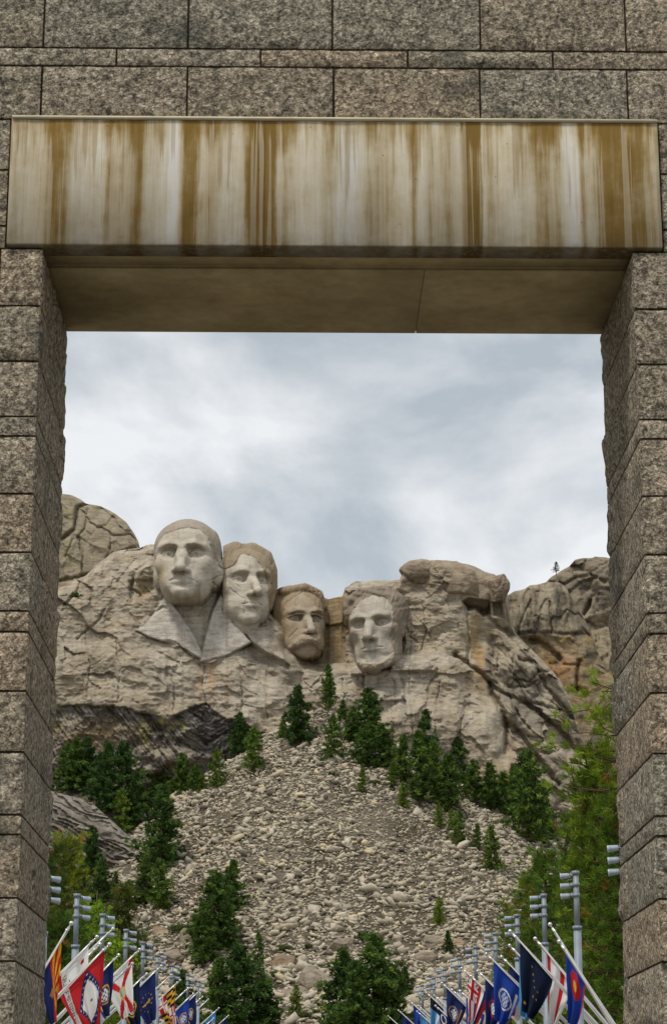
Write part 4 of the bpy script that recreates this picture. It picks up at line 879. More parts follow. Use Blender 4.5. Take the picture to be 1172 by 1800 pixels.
for a in [
 (577,1252,76,'tall','narrow dark pine alone against the pale rock at the very top of the scree',.9),
 (523,1312,96,'full','dense dark pine at the scree top, left of the topmost narrow pine',.95),
 (498,1300,34,'bushy','small bush-like pine at the left foot of the dense dark pine',.8),
 (584,1337,72,'bushy','rounded lighter pine standing on open stones below the topmost pine',.8),
 (603,1268,34,'full','short pine at the right foot of the topmost narrow pine',1.),
 (647,1312,92,'full','broad pointed pine, tallest of the clump right of the topmost pine',1.15),
 (620,1306,58,'full','small pine at the left side of the broad pointed pine',1.1),
 (672,1352,72,'full','rounded pine in front of the broad pointed pine, at right',1.1),
 (638,1348,66,'full','dark pine in front of the broad pointed pine, at left',1.1),
 (656,1322,60,'bushy','low pine filling the middle of the upper clump',1.0),
 (750,1345,108,'full','tallest dark pine standing against the wall right of the bearded head',.95),
 (737,1418,118,'tall','slim pine directly below the tallest pine by the wall',1.1),
 (709,1378,78,'tall','narrow pine left of the slim one, half way down the ridge of trees',1.1),
 (762,1400,86,'full','shaded pine squeezed between the tallest pine and the light one',.9),
 (806,1372,90,'full','dark pine with a blunt top against the rock, right of the tallest pine',.9),
 (832,1412,68,'full','mid-sized dark pine right of the blunt-topped one',1.0),
 (862,1428,78,'full','dark pine standing between the mid-sized one and the wide one at the right',.95),
 (789,1432,94,'tall','brighter green pine on the right edge of the stones',1.3),
 (769,1420,46,'bushy','small yellowish pine beside the brighter green pine',.75),
 (771,1454,36,'bushy','tiny rounded pine below the yellowish one',.8),
 (637,1396,40,'bushy','tiny light green pine alone in the middle of the stones',.75),
 (708,1420,40,'bushy','tiny light pine at the left foot of the slim pine',.75),
 (690,1386,42,'bushy','small dull pine at the lower left of the narrow pine',.8),
 (807,1486,54,'bushy','bushy light pine low on the right edge of the stones',.8),
 (839,1494,40,'bushy','very small pine between the bushy light pine and the lone one',.8),
 (864,1532,70,'bushy','lone light pine farthest right on the open stones',.75),
 (793,1462,34,'bushy','little pine just above the bushy light pine',.8),
 (932,1482,144,'full','widest tall dark pine at the right foot of the cliff',.95),
 (905,1446,92,'full','dark pine behind the widest one at left',.9),
 (952,1470,96,'full','dark pine behind the widest one at right',1.0),
 (884,1436,70,'full','short dark pine in the row under the right cliff',1.0),
 (772,1628,50,'bushy','small green pine alone on the lower right stones',.75),
 (787,1680,42,'tall','small slim pine between ochre boulders at the lower right',1.2),
 (447,1358,72,'bushy','round green pine on the stones below the dark slanting rock',.85),
 (421,1330,70,'full','dark pine behind the round green one',.95),
 (381,1386,62,'bushy','separate pine at the upper left corner of the stones',.7),
 (131,1396,88,'full','left pine of the group nearest the gate pillar under the mossy rock',1.0),
 (117,1390,74,'full','partly hidden pine touching the left gate pillar',1.0),
 (152,1388,82,'full','right pine of the group nearest the gate pillar under the mossy rock',.9),
 (186,1432,112,'full','tall dark pine left in the thick row under the mossy rock',.85),
 (218,1446,124,'full','tallest pine of the thick row under the mossy rock',.9),
 (242,1428,92,'full','pine right of the tallest in the thick row',.95),
 (268,1412,76,'full','broad low pine in the middle of the thick row',1.1),
 (292,1408,72,'full','dark pine right of the broad low one in the thick row',1.1),
 (319,1398,66,'full','pointed pine near the right end of the thick row',1.0),
 (345,1394,46,'full','last small pine at the right end of the thick row',1.0),
 (212,1468,72,'bushy','lighter round pine in front of the thick row',.8),
 (232,1462,70,'full','dark pine beside the lighter round one in front of the row',1.0),
 (283,1530,132,'full','tall dark two-tiered pine at the left rim of the stones',.95),
 (255,1592,76,'full','left pine of the pair below the two-tiered pine',1.0),
 (281,1604,90,'full','right pine of the pair below the two-tiered pine',.95),
 (355,1392,30,'bushy','low shrub-like pine between the row and the separate pine',.9),
 (160,1546,82,'full','dark pine standing before the curved grey slabs',.75),
 (178,1590,70,'full','dark pine between the curved slabs and the bright leafy trees',1.0),
 (142,1600,80,'full','shadowy pine at the lower edge of the curved slabs',1.0),
 (225,1602,54,'bushy','rounded light pine at the lower left rim of the stones',.9),
 (203,1566,30,'full','very small dark pine at the right foot of the curved slabs',.9),
 (408,1606,92,'full','feathery pine at the top of the big dark clump on the stones',.9),
 (378,1668,130,'full','tallest pine in the big dark clump on the stones',1.0),
 (356,1700,110,'full','lower left pine of the big dark clump on the stones',1.0),
 (398,1672,84,'full','right side pine of the big dark clump on the stones',.9),
 (453,1744,102,'thin','sparse light pine with a visible trunk left of the rocky foot',.95),
 (424,1830,160,'full','largest of the pines at the bottom, left of the rocky foot',1.15),
 (384,1826,134,'full','shaded pine left of the largest one at the bottom',1.0),
 (464,1822,96,'full','low pine right of the largest one at the bottom left',1.1),
 (520,1786,52,'bushy','little dark pine at the bottom of the rocky foot',.8),
 (600,1826,152,'full','left pine of the big clump at bottom centre',.95),
 (657,1836,186,'full','tallest pine of the big clump at bottom centre',1.05),
 (628,1836,140,'full','front pine in the middle of the big clump at bottom centre',1.0),
 (690,1832,130,'full','right pine of the big clump at bottom centre',1.0),
 (712,1772,70,'full','dark pine standing apart right of the bottom centre clump',1.0),
 (318,1822,110,'full','dark pine behind the left rows of flags',1.0)]:
    Y_ = None
    pine(*a[:5], wide=a[5])
pine(977, 1010, 22, 'thin', 'tiny lone pine on the skyline left of the far crag', 521, 1.3)
# shrubs among the stones
rs = np.random.default_rng(77)
def bush_mesh(seed, col):
    rg = np.random.default_rng(seed); c = rg.normal(0, .3, (90, 3))*np.array((1, 1, .55)); c[:, 2] = np.abs(c[:, 2])+.08
    v, f, cc = spikes(c, np.tile((0, 0, .6), (90, 1)), 9, .2, .035, rg, .8, np.asarray(col)*rg.uniform(.6, 1.4, (90, 1))); return mesh('shrub', v, f, LEAF, cc)
SH = [bush_mesh(1, (.06, .10, .03)), bush_mesh(2, (.09, .12, .035)), bush_mesh(3, (.11, .11, .05))]
for k, (px, py, r, lab) in enumerate([(640,1655,24,'green shrub above the broad pale boulder'),(500,1672,16,'small olive shrub on top of the rocky foot'),(540,1668,12,'little shrub right of the olive one on the rocky foot'),(735,1712,14,'shrub below the yellowish boulder at right'),(317,1640,22,'straggling shrub on the rocks left of the big dark clump'),(345,1606,12,'shrub at the left edge of the lower stones'),(584,1366,12,'dull bush on the stones under the rounded lighter pine'),(660,1380,12,'dull bush right of the tiny light pine'),(820,1470,10,'bush between pines at the right rim of the stones'),(545,1728,18,'bright shrub between the cracked boulder and the rocky foot'),(486,1718,16,'olive shrub right of the sparse light pine'),(585,1700,14,'small shrub left of the broad pale boulder'),(432,1700,14,'shrub left of the sparse light pine'),(536,1790,16,'shrub right of the little dark pine at the bottom'),(560,1770,18,'shrub in the gully between the bottom pine groups'),(133,1050,14,'green shrub growing in the cleft left of the foremost head'),(700,1700,16,'shrub at the upper right of the bottom pine clump')]):
    p = hit_ground(px, py) if py > 1200 else at(px, py, 474); o = link('shrub', SH[k % 3], None, p); s = r*p[1]/FPX*1.3; o.scale = (s, s, s); tag(o, lab, 'shrub', 'shrubs among the rocks')

# nearer trees on both sides of the avenue
def needle_pine(px, Y, py_top, rad, lab, seed, ntuft, col, low_py=1850, dens=24, lean=0., ln=.24, side=0, gold=.03):
    rg = np.random.default_rng(seed); top = at(px, py_top, Y); zb = float(terrain(top[0], Y)); h = top[2]-zb; base = np.array((top[0], Y, zb)); tb = MB()
    tb.tube([(0, 0, -.1), (.05, .03, h*.4), (-.04, 0, h*.75), (0, 0, h*.99)], [.20, .14, .08, .02], 9)
    zl = max(float(at(px, low_py, Y)[2])-zb, .4); cen, dr, cl = [], [], []
    ntuft = int(ntuft*1.35); nb = max(10, ntuft//9)
    for b in range(nb):
        t = (b+rg.random())/nb; z = zl+(h-zl)*t**.9; az = b*2.399+rg.normal(0, .4)
        if side and rg.random() < .75: az = (math.pi if side < 0 else 0)+rg.normal(0, .8)
        L_ = rad*(1-t*.62)*rg.uniform(.55, 1.1); up = rg.uniform(-.1, .55); d = np.array([math.cos(az), math.sin(az), up]); o_ = np.array((0, 0, z))
        mid = o_+d*L_*.55+np.array((0, 0, -.05*L_)); end = o_+d*L_
        tb.tube([o_, mid, end], [.045*(1-.6*t), .025, .01], 5, False)
        for j in range(9):
            s = .35+.65*rg.random(); q = o_+d*L_*s; e2 = rg.normal(0, .22*L_+.10, 3)*np.array((1, 1, .7)); c = q+e2
            if j % 2 == 0: tb.tube([q, c], [.012, .006], 4, False)
            cen.append(c); dd = e2/(np.linalg.norm(e2)+1e-6)*.8+d*.5+np.array((0, 0, .5)); dr.append(dd)
            g = rg.random(); cc = np.asarray(col)*(.55+.9*g)
            if rg.random() < gold: cc = np.array((.30, .15, .03))*rg.uniform(.6, 1.2)
            cl.append(cc)
    v, f, c = spikes(np.array(cen), np.array(dr), dens, ln, .017, rg, .62, np.array(cl))
    r = thing('ponderosa_pine', lab, 'pine tree', base, 'near pines beside the avenue'); link('trunk', tb.me('trunk', BARK, True), r); link('crown', mesh('crown', v, f, PINE, c), r)
OL = (.165, .245, .018); MG = (.095, .175, .020); DK = (.05, .10, .018)
needle_pine(1124, 62, 1200, 2.9, 'tall open pine behind the right pillar reaching out long tufted branches', 1, 110, OL, 1400, 30, side=-1, ln=.26, gold=.05)
needle_pine(1046, 70, 1322, 1.5, 'big olive pine filling the gap beside the right pillar', 2, 760, OL, 1830, 28, ln=.24)
needle_pine(1092, 66, 1400, 1.6, 'shaded pine close behind the right pillar', 3, 560, MG, 1830, 26)
needle_pine(1010, 84, 1432, 1.6, 'mid green pine left of the big olive one at right', 4, 560, MG, 1830, 24)
needle_pine(958, 92, 1500, 1.6, 'pine behind the right light masts with a rounded top', 5, 520, MG, 1840, 24)
needle_pine(925, 104, 1545, 1.5, 'lower pine at the left end of the right tree group', 6, 430, OL, 1840, 22)
needle_pine(893, 122, 1600, 1.3, 'smallest pine at the left end of the right tree group', 7, 300, MG, 1840, 20)
needle_pine(1060, 96, 1480, 2.4, 'dark pine deep behind the right light masts', 8, 700, DK, 1850, 26)
needle_pine(985, 118, 1560, 2.4, 'dark broad pine behind the row of right light masts', 9, 600, DK, 1850, 24)
needle_pine(118, 112, 1474, 1.9, 'olive gold pine beside the left pillar', 11, 800, (.14, .19, .02), 1840, 28)
needle_pine(90, 100, 1490, 1.6, 'dark pine half hidden by the left pillar', 12, 420, DK, 1840, 22)
needle_pine(216, 132, 1562, 1.6, 'brownish olive pine left of the scree foot', 13, 640, (.095, .125, .022), 1840, 26)
needle_pine(160, 124, 1600, 2.6, 'dark pine behind the left light masts', 14, 600, DK, 1850, 24)
needle_pine(240, 140, 1640, 1.8, 'small dark pine where the left trees meet the stones', 15, 420, DK, 1850, 22)
needle_pine(110, 90, 1620, 1.9, 'low dark pine behind the first left flags', 16, 520, MG, 1850, 24)
def leafy(px, Y, py_top, rad, lab, seed, col, n=900):
    rg = np.random.default_rng(seed); top = at(px, py_top, Y); zb = float(terrain(top[0], Y)); h = top[2]-zb; tb = MB()
    tb.tube([(0, 0, -.1), (.06, 0, h*.35), (-.03, .05, h*.7), (0, 0, h*.95)], [.13, .10, .06, .02], 8); cen, dr, cl = [], [], []
    for b in range(26):
        t = b/26; z = h*(.25+.72*t); az = b*2.4+rg.normal(0, .4); L_ = rad*(1-.55*max(0, t-.3))*rg.uniform(.5, 1.1); d = np.array((math.cos(az), math.sin(az), rg.uniform(.2, .8))); o_ = np.array((0, 0, z*.92))
        tb.tube([o_, o_+d*L_], [.03, .008], 5, False)
        for j in range(n//26):
            cen.append(o_+d*L_*rg.uniform(.35, 1.1)+rg.normal(0, .20, 3)); dr.append(rg.normal(0, .4, 3)+np.array((0, 0, -.2))); cl.append(np.asarray(col)*rg.uniform(.55, 1.35))
    v, f, c = spikes(np.array(cen), np.array(dr), 6, .13, .042, rg, .9, np.array(cl))
    r = thing('young_aspen', lab, 'leafy tree', (top[0], Y, zb), 'bright leafy trees at left'); link('trunk', tb.me('trunk', BARK, True), r); link('crown', mesh('crown', v, f, LEAF, c), r)
leafy(172, 98, 1545, 1.25, 'bright yellow-green leafy tree above the first left light mast', 1, (.20, .33, .018))
leafy(212, 104, 1618, 1.15, 'bright yellow-green leafy tree lower between the left light masts', 2, (.22, .36, .018))
leafy(140, 108, 1600, 1.3, 'mid green leafy tree behind the first left light mast', 3, (.12, .22, .02))

# ------------------------------------------------------------------ light masts along the avenue
STEEL = simple('grey_blue_paint', (.235, .275, .315), .45, .5); LAMP = simple('lamp_housing', (.36, .41, .46), .35, .5, .3); LENS = simple('lamp_glass', (.55, .62, .68), .12, .6)
ORD = ['first', 'second', 'third', 'fourth', 'fifth', 'sixth', 'seventh', 'eighth', 'ninth', 'tenth', 'eleventh', 'twelfth', 'thirteenth', 'fourteenth', 'fifteenth', 'sixteenth', 'seventeenth', 'eighteenth', 'nineteenth', 'twentieth', 'twenty-first', 'twenty-second', 'twenty-third', 'twenty-fourth']
def part_tree():
    h = 9.0; pole = MB(); pole.tube([(0, 0, -9), (0, 0, -1.42)], .10, 12); pole.tube([(0, 0, -1.46), (0, 0, 0)], .072, 12); pole = pole.me('pole', STEEL, True)
    col = MB()
    col.tube([(0, 0, -.045), (0, 0, .045)], .098, 12)
    col = col.me('collar', STEEL, True)
    lm, br, gl = MB(), MB(), MB()
    a = np.array((0, 0, 0.)); d = np.array((.98, .25, -.12)); d /= np.linalg.norm(d)
    br.tube([(0, 0, 0), tuple(d*.17)], .024, 8); br.box((.10, -.035, -.05), (.145, .035, .05))
    p = d*.16; lm.tube([p, p+d*.012, p+d*.07, p+d*.22, p+d*.235], [.04, .062, .066, .080, .084], 14); gl.tube([p+d*.23, p+d*.242], .074, 14)
    return pole, col, br.me('bracket', STEEL, True), lm.me('lamp_housing', LAMP, True), gl.me('lamp_glass', LENS, True)
PT = part_tree()
def mast(px, py, s, n, far):
    X = .45+s*6.6; d = ray(px, py); Y = X/d[0]*d[1]; top = at(px, py, Y)
    r = thing('light_mast', f'{ORD[n]} blue-grey light mast in the {"left" if s < 0 else "right"} row counted from the gate', 'light mast', top, 'light masts lining the avenue')
    link('pole', PT[0], r)
    for z in (-.03, -.33, -.60, -1.42): link('collar', PT[1], r, (0, 0, z)).scale = (1.25, 1.25, 1) if z < -1 else (1, 1, 1)
    for k, z in enumerate((-.08, -.335, -.59)):
        f = link('floodlight', PT[2], r, (0, 0, z)); f.rotation_euler = (0, 0, (0 if s < 0 else math.pi)+(.3 if s < 0 else -.3))
        f.rotation_euler.y = 0; link('lamp_housing', PT[3], f); link('lamp_glass', PT[4], f)
for n, (px, py) in enumerate([(80,1536),(136,1572),(181,1607),(222,1634),(252,1656),(277,1678),(303,1696),(330,1712),(349,1724)]): mast(px, py, -1, n, n > 5)
for n, (px, py) in enumerate([(1099,1482),(1011,1532),(955,1572),(908,1608),(870,1640),(835,1664),(807,1684),(781,1703),(762,1718),(742,1731)]): mast(px, py, 1, n, n > 6)

# ------------------------------------------------------------------ flagpoles and flags
ALU = simple('brushed_pole', (.62, .62, .60), .35, .5, .5); ROPE = simple('halyard_rope', (.62, .60, .54), .9, .1); BALL = simple('pole_ball', (.72, .72, .70), .2, .6, .6)
NAVY = (.012, .022, .105); ROYAL = (.015, .055, .33); RED = (.50, .018, .022); WHITE = (.78, .77, .74); GOLD = (.72, .40, .02); BLACK = (.012, .012, .014); SKYB = (.07, .26, .50); DKN = (.006, .012, .035)
FONT = {'C': '01110 10001 10000 10000 10000 10001 01110', 'A': '01110 10001 10001 11111 10001 10001 10001', 'L': '10000 10000 10000 10000 10000 10000 11111', 'I': '111 010 010 010 010 010 111', 'F': '11111 10000 10000 11110 10000 10000 10000', 'O': '01110 10001 10001 10001 10001 10001 01110', 'R': '11110 10001 10001 11110 10100 10010 10001', 'N': '10001 11001 10101 10101 10011 10001 10001', 'E': '11111 10000 10000 11110 10000 10000 11111', 'P': '11110 10001 10001 11110 10000 10000 10000', 'U': '10001 10001 10001 10001 10001 10001 01110', 'B': '11110 10001 10001 11110 10001 10001 11110', ' ': '000 000 000 000 000 000 000'}
def text_mask(txt, x, y):
    """x along the text 0..1, y up 0..1"""
    rows = ['0'.join(FONT[c].split(' ')[r] for c in txt) for r in range(7)]; w = len(rows[0])
    i = np.clip((x*w).astype(int), 0, w-1); j = np.clip(((1-y)*7).astype(int), 0, 6); a = np.array([[int(c) for c in r] for r in rows])
    return (a[j, i] > 0) & (x >= 0) & (x < 1) & (y >= 0) & (y < 1)
def star(x, y, cx, cy, r):
    a = np.arctan2(x-cx, y-cy); d = np.hypot(x-cx, y-cy); k = (a % (2*math.pi/5))-math.pi/5; return d < r*.38/np.maximum(np.cos(math.pi/5-np.abs(k)), .3)*(1.0+0*k)
# every design: v across the fly 0..1 from the pole, h height 0..1 from the lower edge
def flat(c): return lambda v, h: np.zeros(v.shape+(3,))+np.asarray(c)
def put(c, m_, k): c[m_] = k; return c
def f_rays(v, h):
    c = flat(NAVY)(v, h); a = np.arctan2(h-.5, v-.5); up = h > .5; put(c, up & ((a/(math.pi/13)).astype(int) % 2 == 0), RED); put(c, up & ((a/(math.pi/13)).astype(int) % 2 == 1), GOLD); return put(c, star(v*1.5, h, .75, .5, .26), (.42, .17, .05))
def f_bear(v, h):
    c = flat(WHITE)(v, h); put(c, h < .17, RED); put(c, star(v*1.5, h, .22, .82, .12), RED)
    bear = (((v-.50)/.22)**2+((h-.56)/.13)**2 < 1) | (((v-.72)/.07)**2+((h-.63)/.09)**2 < 1)
    for x in (.34, .42, .58, .66): bear |= (np.abs(v-x) < .028) & (h > .36) & (h < .56)
    put(c, bear, (.12, .07, .03)); put(c, (((v-.5)/.30)**2+((h-.37)/.03)**2 < 1), (.05, .13, .04))
    return put(c, text_mask('CALIFORNIA REPUBLIC', (v-.10)/.80, (h-.20)/.11), (.10, .06, .04))
def f_diamond(v, h):
    c = flat(RED)(v, h); e = np.abs(v-.5)/.46+np.abs(h-.5)/.44; put(c, e < 1, NAVY); put(c, e < .72, WHITE)
    for k in range(24):
        t = k/24*4; s = int(t); f = t-s; P = [(0, 1), (1, 0), (0, -1), (-1, 0)]; x = P[s][0]*(1-f)+P[(s+1) % 4][0]*f; y = P[s][1]*(1-f)+P[(s+1) % 4][1]*f; put(c, star(v*1.5, h, 1.5*(.5+x*.40), .5+y*.38, .035), WHITE)
    return put(c, star(v*1.5, h, .75, .55, .06), NAVY)
def f_saltire(v, h):
    c = flat(WHITE)(v, h); put(c, (np.abs(v-h) < .10) | (np.abs(v-(1-h)) < .10), RED); d = np.hypot((v-.5)*1.5, h-.5); put(c, d < .19, GOLD); put(c, d < .15, (.45, .52, .42)); return put(c, (d < .13) & (h < .45), (.12, .28, .10))
def f_torch(v, h):
    c = flat(NAVY)(v, h)
    for k in range(13): a = k*2*math.pi/13; put(c, star(v*1.5, h, .75+.30*math.sin(a), .5+.34*math.cos(a), .04), GOLD)
    return put(c, ((np.abs(v-.5) < .015+.03*(h-.3)) & (h > .25) & (h < .62)) | (np.hypot((v-.5)*1.5, h-.68) < .07), GOLD)
def f_quarters(v, h):
    c = flat(WHITE)(v, h); q = (v < .5) == (h > .5); i = np.floor((v % .5)/.5*6).astype(int); dg = np.floor(((v % .5)/.5+(h % .5)/.5*.6-.3)*4).astype(int)*0
    g = (i+((h % .5)+(v % .5)*.5 > .375)) % 2 == 0; put(c, q & g, BLACK); put(c, q & ~g, GOLD)
    x = (v % .5)/.5; y = (h % .5)/.5; a = (x < .5) == (y > .5); b = ~q; put(c, b & a, RED); cr = (np.abs(x-.5) < .08) | (np.abs(y-.5) < .09)
    for cx, cy in ((.5, .12), (.5, .88), (.12, .5), (.88, .5)): cr |= np.hypot(x-cx, y-cy) < .11
    put(c, b & cr & ((x < .5) == (y > .5)), WHITE); put(c, b & cr & ((x < .5) != (y > .5)), RED); return c
def f_seal(bg, s1=GOLD, s2=WHITE):
    def f(v, h):
        c = flat(bg)(v, h); d = np.hypot((v-.5)*1.5, h-.5); put(c, d < .30, s1); put(c, d < .26, bg); put(c, (d < .20) & (np.sin(v*60)*np.sin(h*44) > -.2), s2); return put(c, (np.abs(h-.14) < .035) & (np.abs(v-.5) < .28), s1)
    return f
def f_dipper(v, h):
    c = flat(DKN)(v, h)
    for x, y, r in ((.85,.82,.075),(.18,.62,.045),(.28,.56,.045),(.35,.48,.045),(.44,.42,.045),(.46,.28,.045),(.60,.26,.045),(.60,.40,.045)): put(c, star(v*1.5, h, x*1.5, y, r), GOLD)
    return c
def f_jack(v, h):
    c = flat(WHITE)(v, h); k = np.clip((h*8).astype(int), 0, 7)
    for i, cc in enumerate((RED, NAVY, WHITE, RED, NAVY, WHITE, RED, WHITE)): put(c, k == i, cc)
    m_ = (v < .5) & (h > .5); x = v/.5; y = (h-.5)/.5; put(c, m_, NAVY); put(c, m_ & ((np.abs(x-y) < .16) | (np.abs(x-1+y) < .16)), WHITE); put(c, m_ & ((np.abs(x-y) < .06) | (np.abs(x-1+y) < .06)), RED); put(c, m_ & ((np.abs(x-.5) < .15) | (np.abs(y-.5) < .2)), WHITE); return put(c, m_ & ((np.abs(x-.5) < .08) | (np.abs(y-.5) < .11)), RED)
def f_shield(v, h):
    c = flat(SKYB)(v, h); d = np.hypot((v-.5)*1.4, h-.52); put(c, d < .22, (.45, .25, .10)); put(c, (np.abs(v-.5) < .03) & (h > .2) & (h < .85), WHITE); return put(c, (np.abs(h-.14) < .04) & (np.abs(v-.5) < .3), WHITE)
def f_hband(a, b, cant, st=GOLD):
    def f(v, h):
        c = flat(a)(v, h); put(c, h < .5, b); put(c, v < .33, cant); return put(c, star(v*1.5, h, .25, .5, .10), st)
    return f
def f_stripes(v, h):
    c = flat(RED)(v, h); put(c, (h > .333) & (h < .667), WHITE); m_ = (v < .42) & (h > .333); put(c, m_, NAVY); return put(c, m_ & (np.abs(np.hypot((v-.21)*1.5, h-.667)-.2) < .03), WHITE)
def f_vert(v, h):
    c = flat(WHITE)(v, h); put(c, v < .33, ROYAL); put(c, v > .67, RED); return put(c, np.hypot((v-.5)*1.5, h-.55) < .14, (.30, .20, .08))
def f_bars(v, h):
    c = flat(WHITE)(v, h); put(c, (np.abs(h-.36) < .10) | (h > .86), RED); put(c, star(v*1.5, h, .4, .68, .13), NAVY); return c
def f_ring(v, h):
    c = flat(ROYAL)(v, h); put(c, h < .06, RED); put(c, np.abs(np.hypot((v-.32)*1.5, h-.5)-.22) < .09, RED); return put(c, np.hypot((v-.32)*1.5, h-.5) < .12, GOLD)
m = Mat('flag_cloth', .8, .2); cl_ = m.attr(); m.base(cl_); w_ = m.n('ShaderNodeTexNoise', {'Vector': m.coord(), 'Scale': 60.0}).outputs[0]; m.bump(w_, .1, .003)
t_ = m.n('ShaderNodeBsdfTranslucent', {0: cl_}); x_ = m.n('ShaderNodeMixShader', {0: .25, 1: m.b.outputs[0], 2: t_.outputs[0]}); m.t.links.new(x_.outputs[0], m.t.nodes['Material Output'].inputs[0]); CLOTH = m.m
PM = {}
def flagpole(tip, base, label, group):
    tip, base = np.asarray(tip, float), np.asarray(base, float); d = base-tip; L_ = np.linalg.norm(d); u = d/L_
    r = thing('flagpole', label, 'flagpole', tip, group)
    p = MB(); p.tube([u*.10, u*.6, d*.5, d], [.033, .038, .055, .06], 10); p.obj('pole', ALU, r, True)
    b = MB(); b.ball((0, 0, 0), .055, 12, 8); b.tube([u*.03, u*.12], .02, 8); b.obj('ball_finial', BALL, r, True)
    k = MB(); k.tube([u*.16-np.array((0, .06, 0)), u*.22-np.array((0, .06, 0))], .04, 8); k.obj('pulley', BALL, r, True)
    h = MB()
    for q in (-.11, -.17): h.tube([u*.18+np.array((0, q*.6, .0)), d*.5+np.array((0, q, -.10)), d*.96+np.array((0, q*.4, 0))], .012, 5)
    h.obj('halyard', ROPE, r, True); return u, L_
def flag(tip, u, s, L0, hoist, fly, fn, label, seed, sway=.0, gather=.72, nv=64, nh=44):
    """cloth hung from a leaning pole: the fly hangs down from the upper corner and gathers towards it"""
    rg = np.random.default_rng(seed); tip = np.asarray(tip, float)
    v, a = np.meshgrid(np.linspace(0, 1, nv), np.linspace(0, 1, nh)); g = 1-gather*v**1.35
    ho = u*hoist
    start = tip+u*L0-np.array((0, .05, 0))
    P = start+(a*g)[..., None]*ho+(v*fly)[..., None]*np.array((sway, -.04, -1.0))
    P[..., 2] += (a*g*.0)
    ph = rg.uniform(0, 6.28); amp = .15*v**.7
    fold = np.sin(a*(9+3*rg.random())+ph+v*1.2)*amp+.35*amp*np.sin(a*21+ph*2+v*2.5)
    P[..., 1] += fold; P[..., 0] += .35*fold*np.sign(-u[0])*-1+.03*np.sin(v*5+ph)*v
    col = fn(v, 1-a); i = np.arange(v.size).reshape(v.shape)
    f = np.stack([i[:-1, :-1], i[:-1, 1:], i[1:, 1:], i[1:, :-1]], -1).reshape(-1, 4)
    me = mesh('flag', (P-start).reshape(-1, 3), f, CLOTH, col.reshape(-1, 3), smooth=True)
    o = link('flag', me, None, start); tag(o, label, 'flag', 'state flags along the avenue'); return o
def along(px, py, s, off=5.7):
    d = ray(px, py); X = .45+s*off; return at(px, py, X/d[0]*d[1])
# tip in the photograph, slope of the pole, visible length factor, flag
LEFT = [(126,1623,-95,160,(f_rays, 'navy flag with red and yellow rays hanging first at the left pillar', .42, 1.75, .85)),
 (171,1647,-118,118,(f_bear, 'white flag with red edge and a bear, half hidden by the red flag', .30, 1.9, 1.0)),
 (199,1633,-118,112,None),
 (193,1660,-112,112,(f_diamond, 'bright red flag with a starred navy diamond', .15, 1.8, 1.0), 4.9),
 (209,1679,-110,112,(f_seal(NAVY), 'dark navy flag glimpsed behind the bright red flag', .2, 1.5, .8)),
 (246,1669,-116,112,(f_saltire, 'white flag with a red diagonal cross and round yellow seal', .32, 1.8, 1.0)),
 (258,1712,-112,106,(f_seal(DKN), 'dark flag glimpsed between the white and the navy flags', .3, 1.5, .8)),
 (284,1698,-112,104,(f_torch, 'navy flag with gold stars and torch', .30, 1.8, 1.0)),
 (317,1723,-110,100,(f_quarters, 'yellow and black checked flag quartered with red and white crosses', .25, 1.7, .9)),
 (340,1747,-106,98,(f_seal(ROYAL), 'plain blue flag with pale seal next after the checked flag', .25, 1.6, .9)),
 (352,1741,-106,96,(f_seal(NAVY), 'navy flag behind the plain blue one on the left', .3, 1.6, .8)),
 (366,1757,-104,96,None),
 (385,1772,-102,92,(f_shield, 'light blue flag far along the left row', .25, 1.5, .8)),
 (402,1785,-100,90,(f_seal(NAVY, RED), 'farthest navy flag of the left row', .2, 1.4, .8)),
 (176,1660,-114,114,None), (233,1694,-112,106,None), (301,1714,-110,102,None), (331,1737,-108,99,None), (356,1752,-105,96,None), (376,1790,-104,94,(f_vert, 'blue white and red striped flag far along the left row', .2, 1.4, .8))]
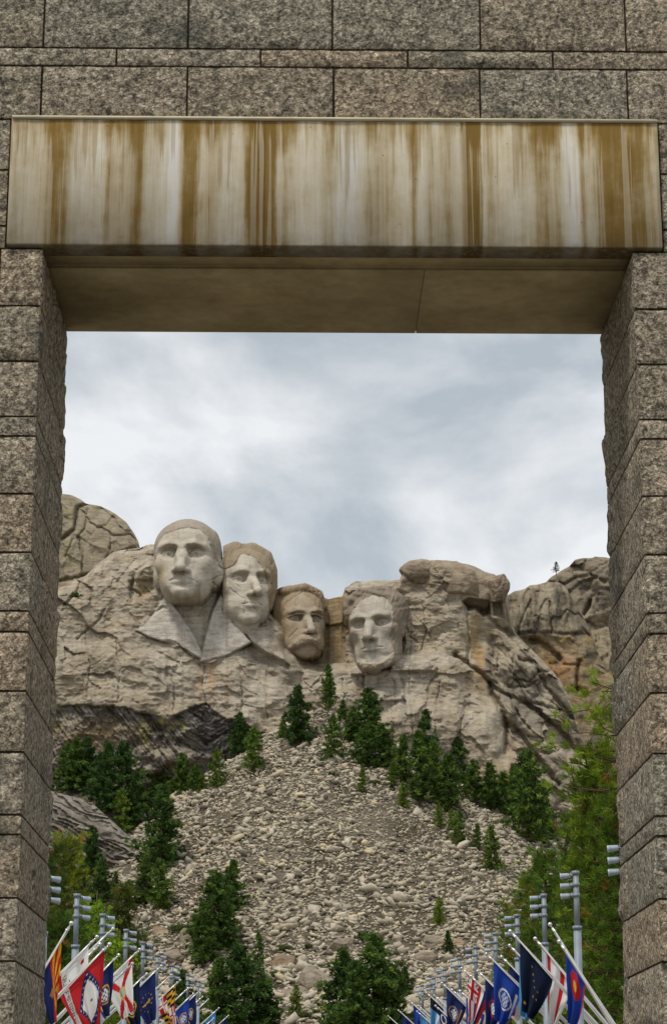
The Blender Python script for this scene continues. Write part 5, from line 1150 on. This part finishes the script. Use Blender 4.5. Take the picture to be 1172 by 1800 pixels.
RIGHT = [(966,1625,109,174,(f_ring, 'blue flag with a red ring hanging nearest the right pillar', .72, 1.75, .7)),
 (940,1650,125,149,(f_bars, 'white flag with red bars beside the blue one at the right pillar', .45, 1.75, .8)),
 (896,1637,112,120,(f_dipper, 'almost black flag with small gold stars', .36, 1.75, 1.05), 5.0),
 (895,1662,112,118,(f_shield, 'sky blue flag with a small shield behind the black flag', .36, 1.7, .9)),
 (881,1682,112,112,(f_hband(RED, WHITE, NAVY), 'dark blue white and red flag between the royal blue and black flags', .32, 1.5, .8)),
 (854,1677,108,102,(f_seal(ROYAL, WHITE, (.45, .5, .6)), 'large royal blue flag with pale seal', .30, 1.75, 1.0), 5.2),
 (839,1707,108,104,(f_seal(NAVY, RED), 'navy flag behind the royal blue one', .35, 1.6, .8)),
 (811,1702,106,100,(f_jack, 'flag of red white and blue stripes with a crossed corner', .30, 1.7, .95)),
 (808,1742,106,98,(f_seal(ROYAL), 'blue flag below the striped one on the right', .3, 1.5, .8)),
 (776,1728,104,96,(f_seal(NAVY, (.5, .3, .2)), 'navy flag with a brownish seal on the right', .28, 1.7, .95)),
 (749,1745,102,92,(f_hband(SKYB, (.55, .65, .75), DKN), 'dark and light blue flag far along the right row', .25, 1.6, .8)),
 (720,1760,100,90,(f_seal(ROYAL, NAVY, NAVY), 'plain blue flag far along the right row', .25, 1.6, .8)),
 (700,1776,98,88,(f_seal(NAVY), 'farthest navy flag of the right row', .25, 1.5, .8)),
 (682,1786,98,86,None), (924,1672,116,128,None), (870,1698,110,108,None), (827,1716,107,102,None), (794,1740,105,97,None), (763,1750,103,94,None), (735,1768,101,91,None), (982,1655,110,165,None), (733,1778,100,88,(f_seal(SKYB), 'small pale blue flag near the end of the right row', .2, 1.4, .7)), (765,1768,102,92,(f_stripes, 'small red white and blue flag low in the right row', .2, 1.4, .7))]
for s, rowp, word in ((-1, LEFT, 'left'), (1, RIGHT, 'right')):
    rowp = sorted(rowp, key=lambda r: -abs(r[0]-565))
    for n, (px, py, dx, dy, fl, *rest) in enumerate(rowp):
        off = rest[0] if rest else 5.7; T = along(px, py, s, off); Y = T[1]; q = at(px+dx, py+dy, Y); d = q-T; d /= np.linalg.norm(d)
        Lp = min(3.2/abs(d[0]), 5.2); B = T+d*Lp+np.array((0, .25, 0))
        u, L_ = flagpole(T, B, f'{ORD[n]} white leaning flagpole of the {word} row counted from the gate', 'leaning flagpoles along the avenue')
        if fl: flag(T, u, s, fl[2], .2+.98*fl[4], fl[3]*1.0, fl[0], fl[1], 900+n+50*(s > 0), nv=90 if fl[0] is f_bear else 60, nh=80 if fl[0] is f_bear else 44)
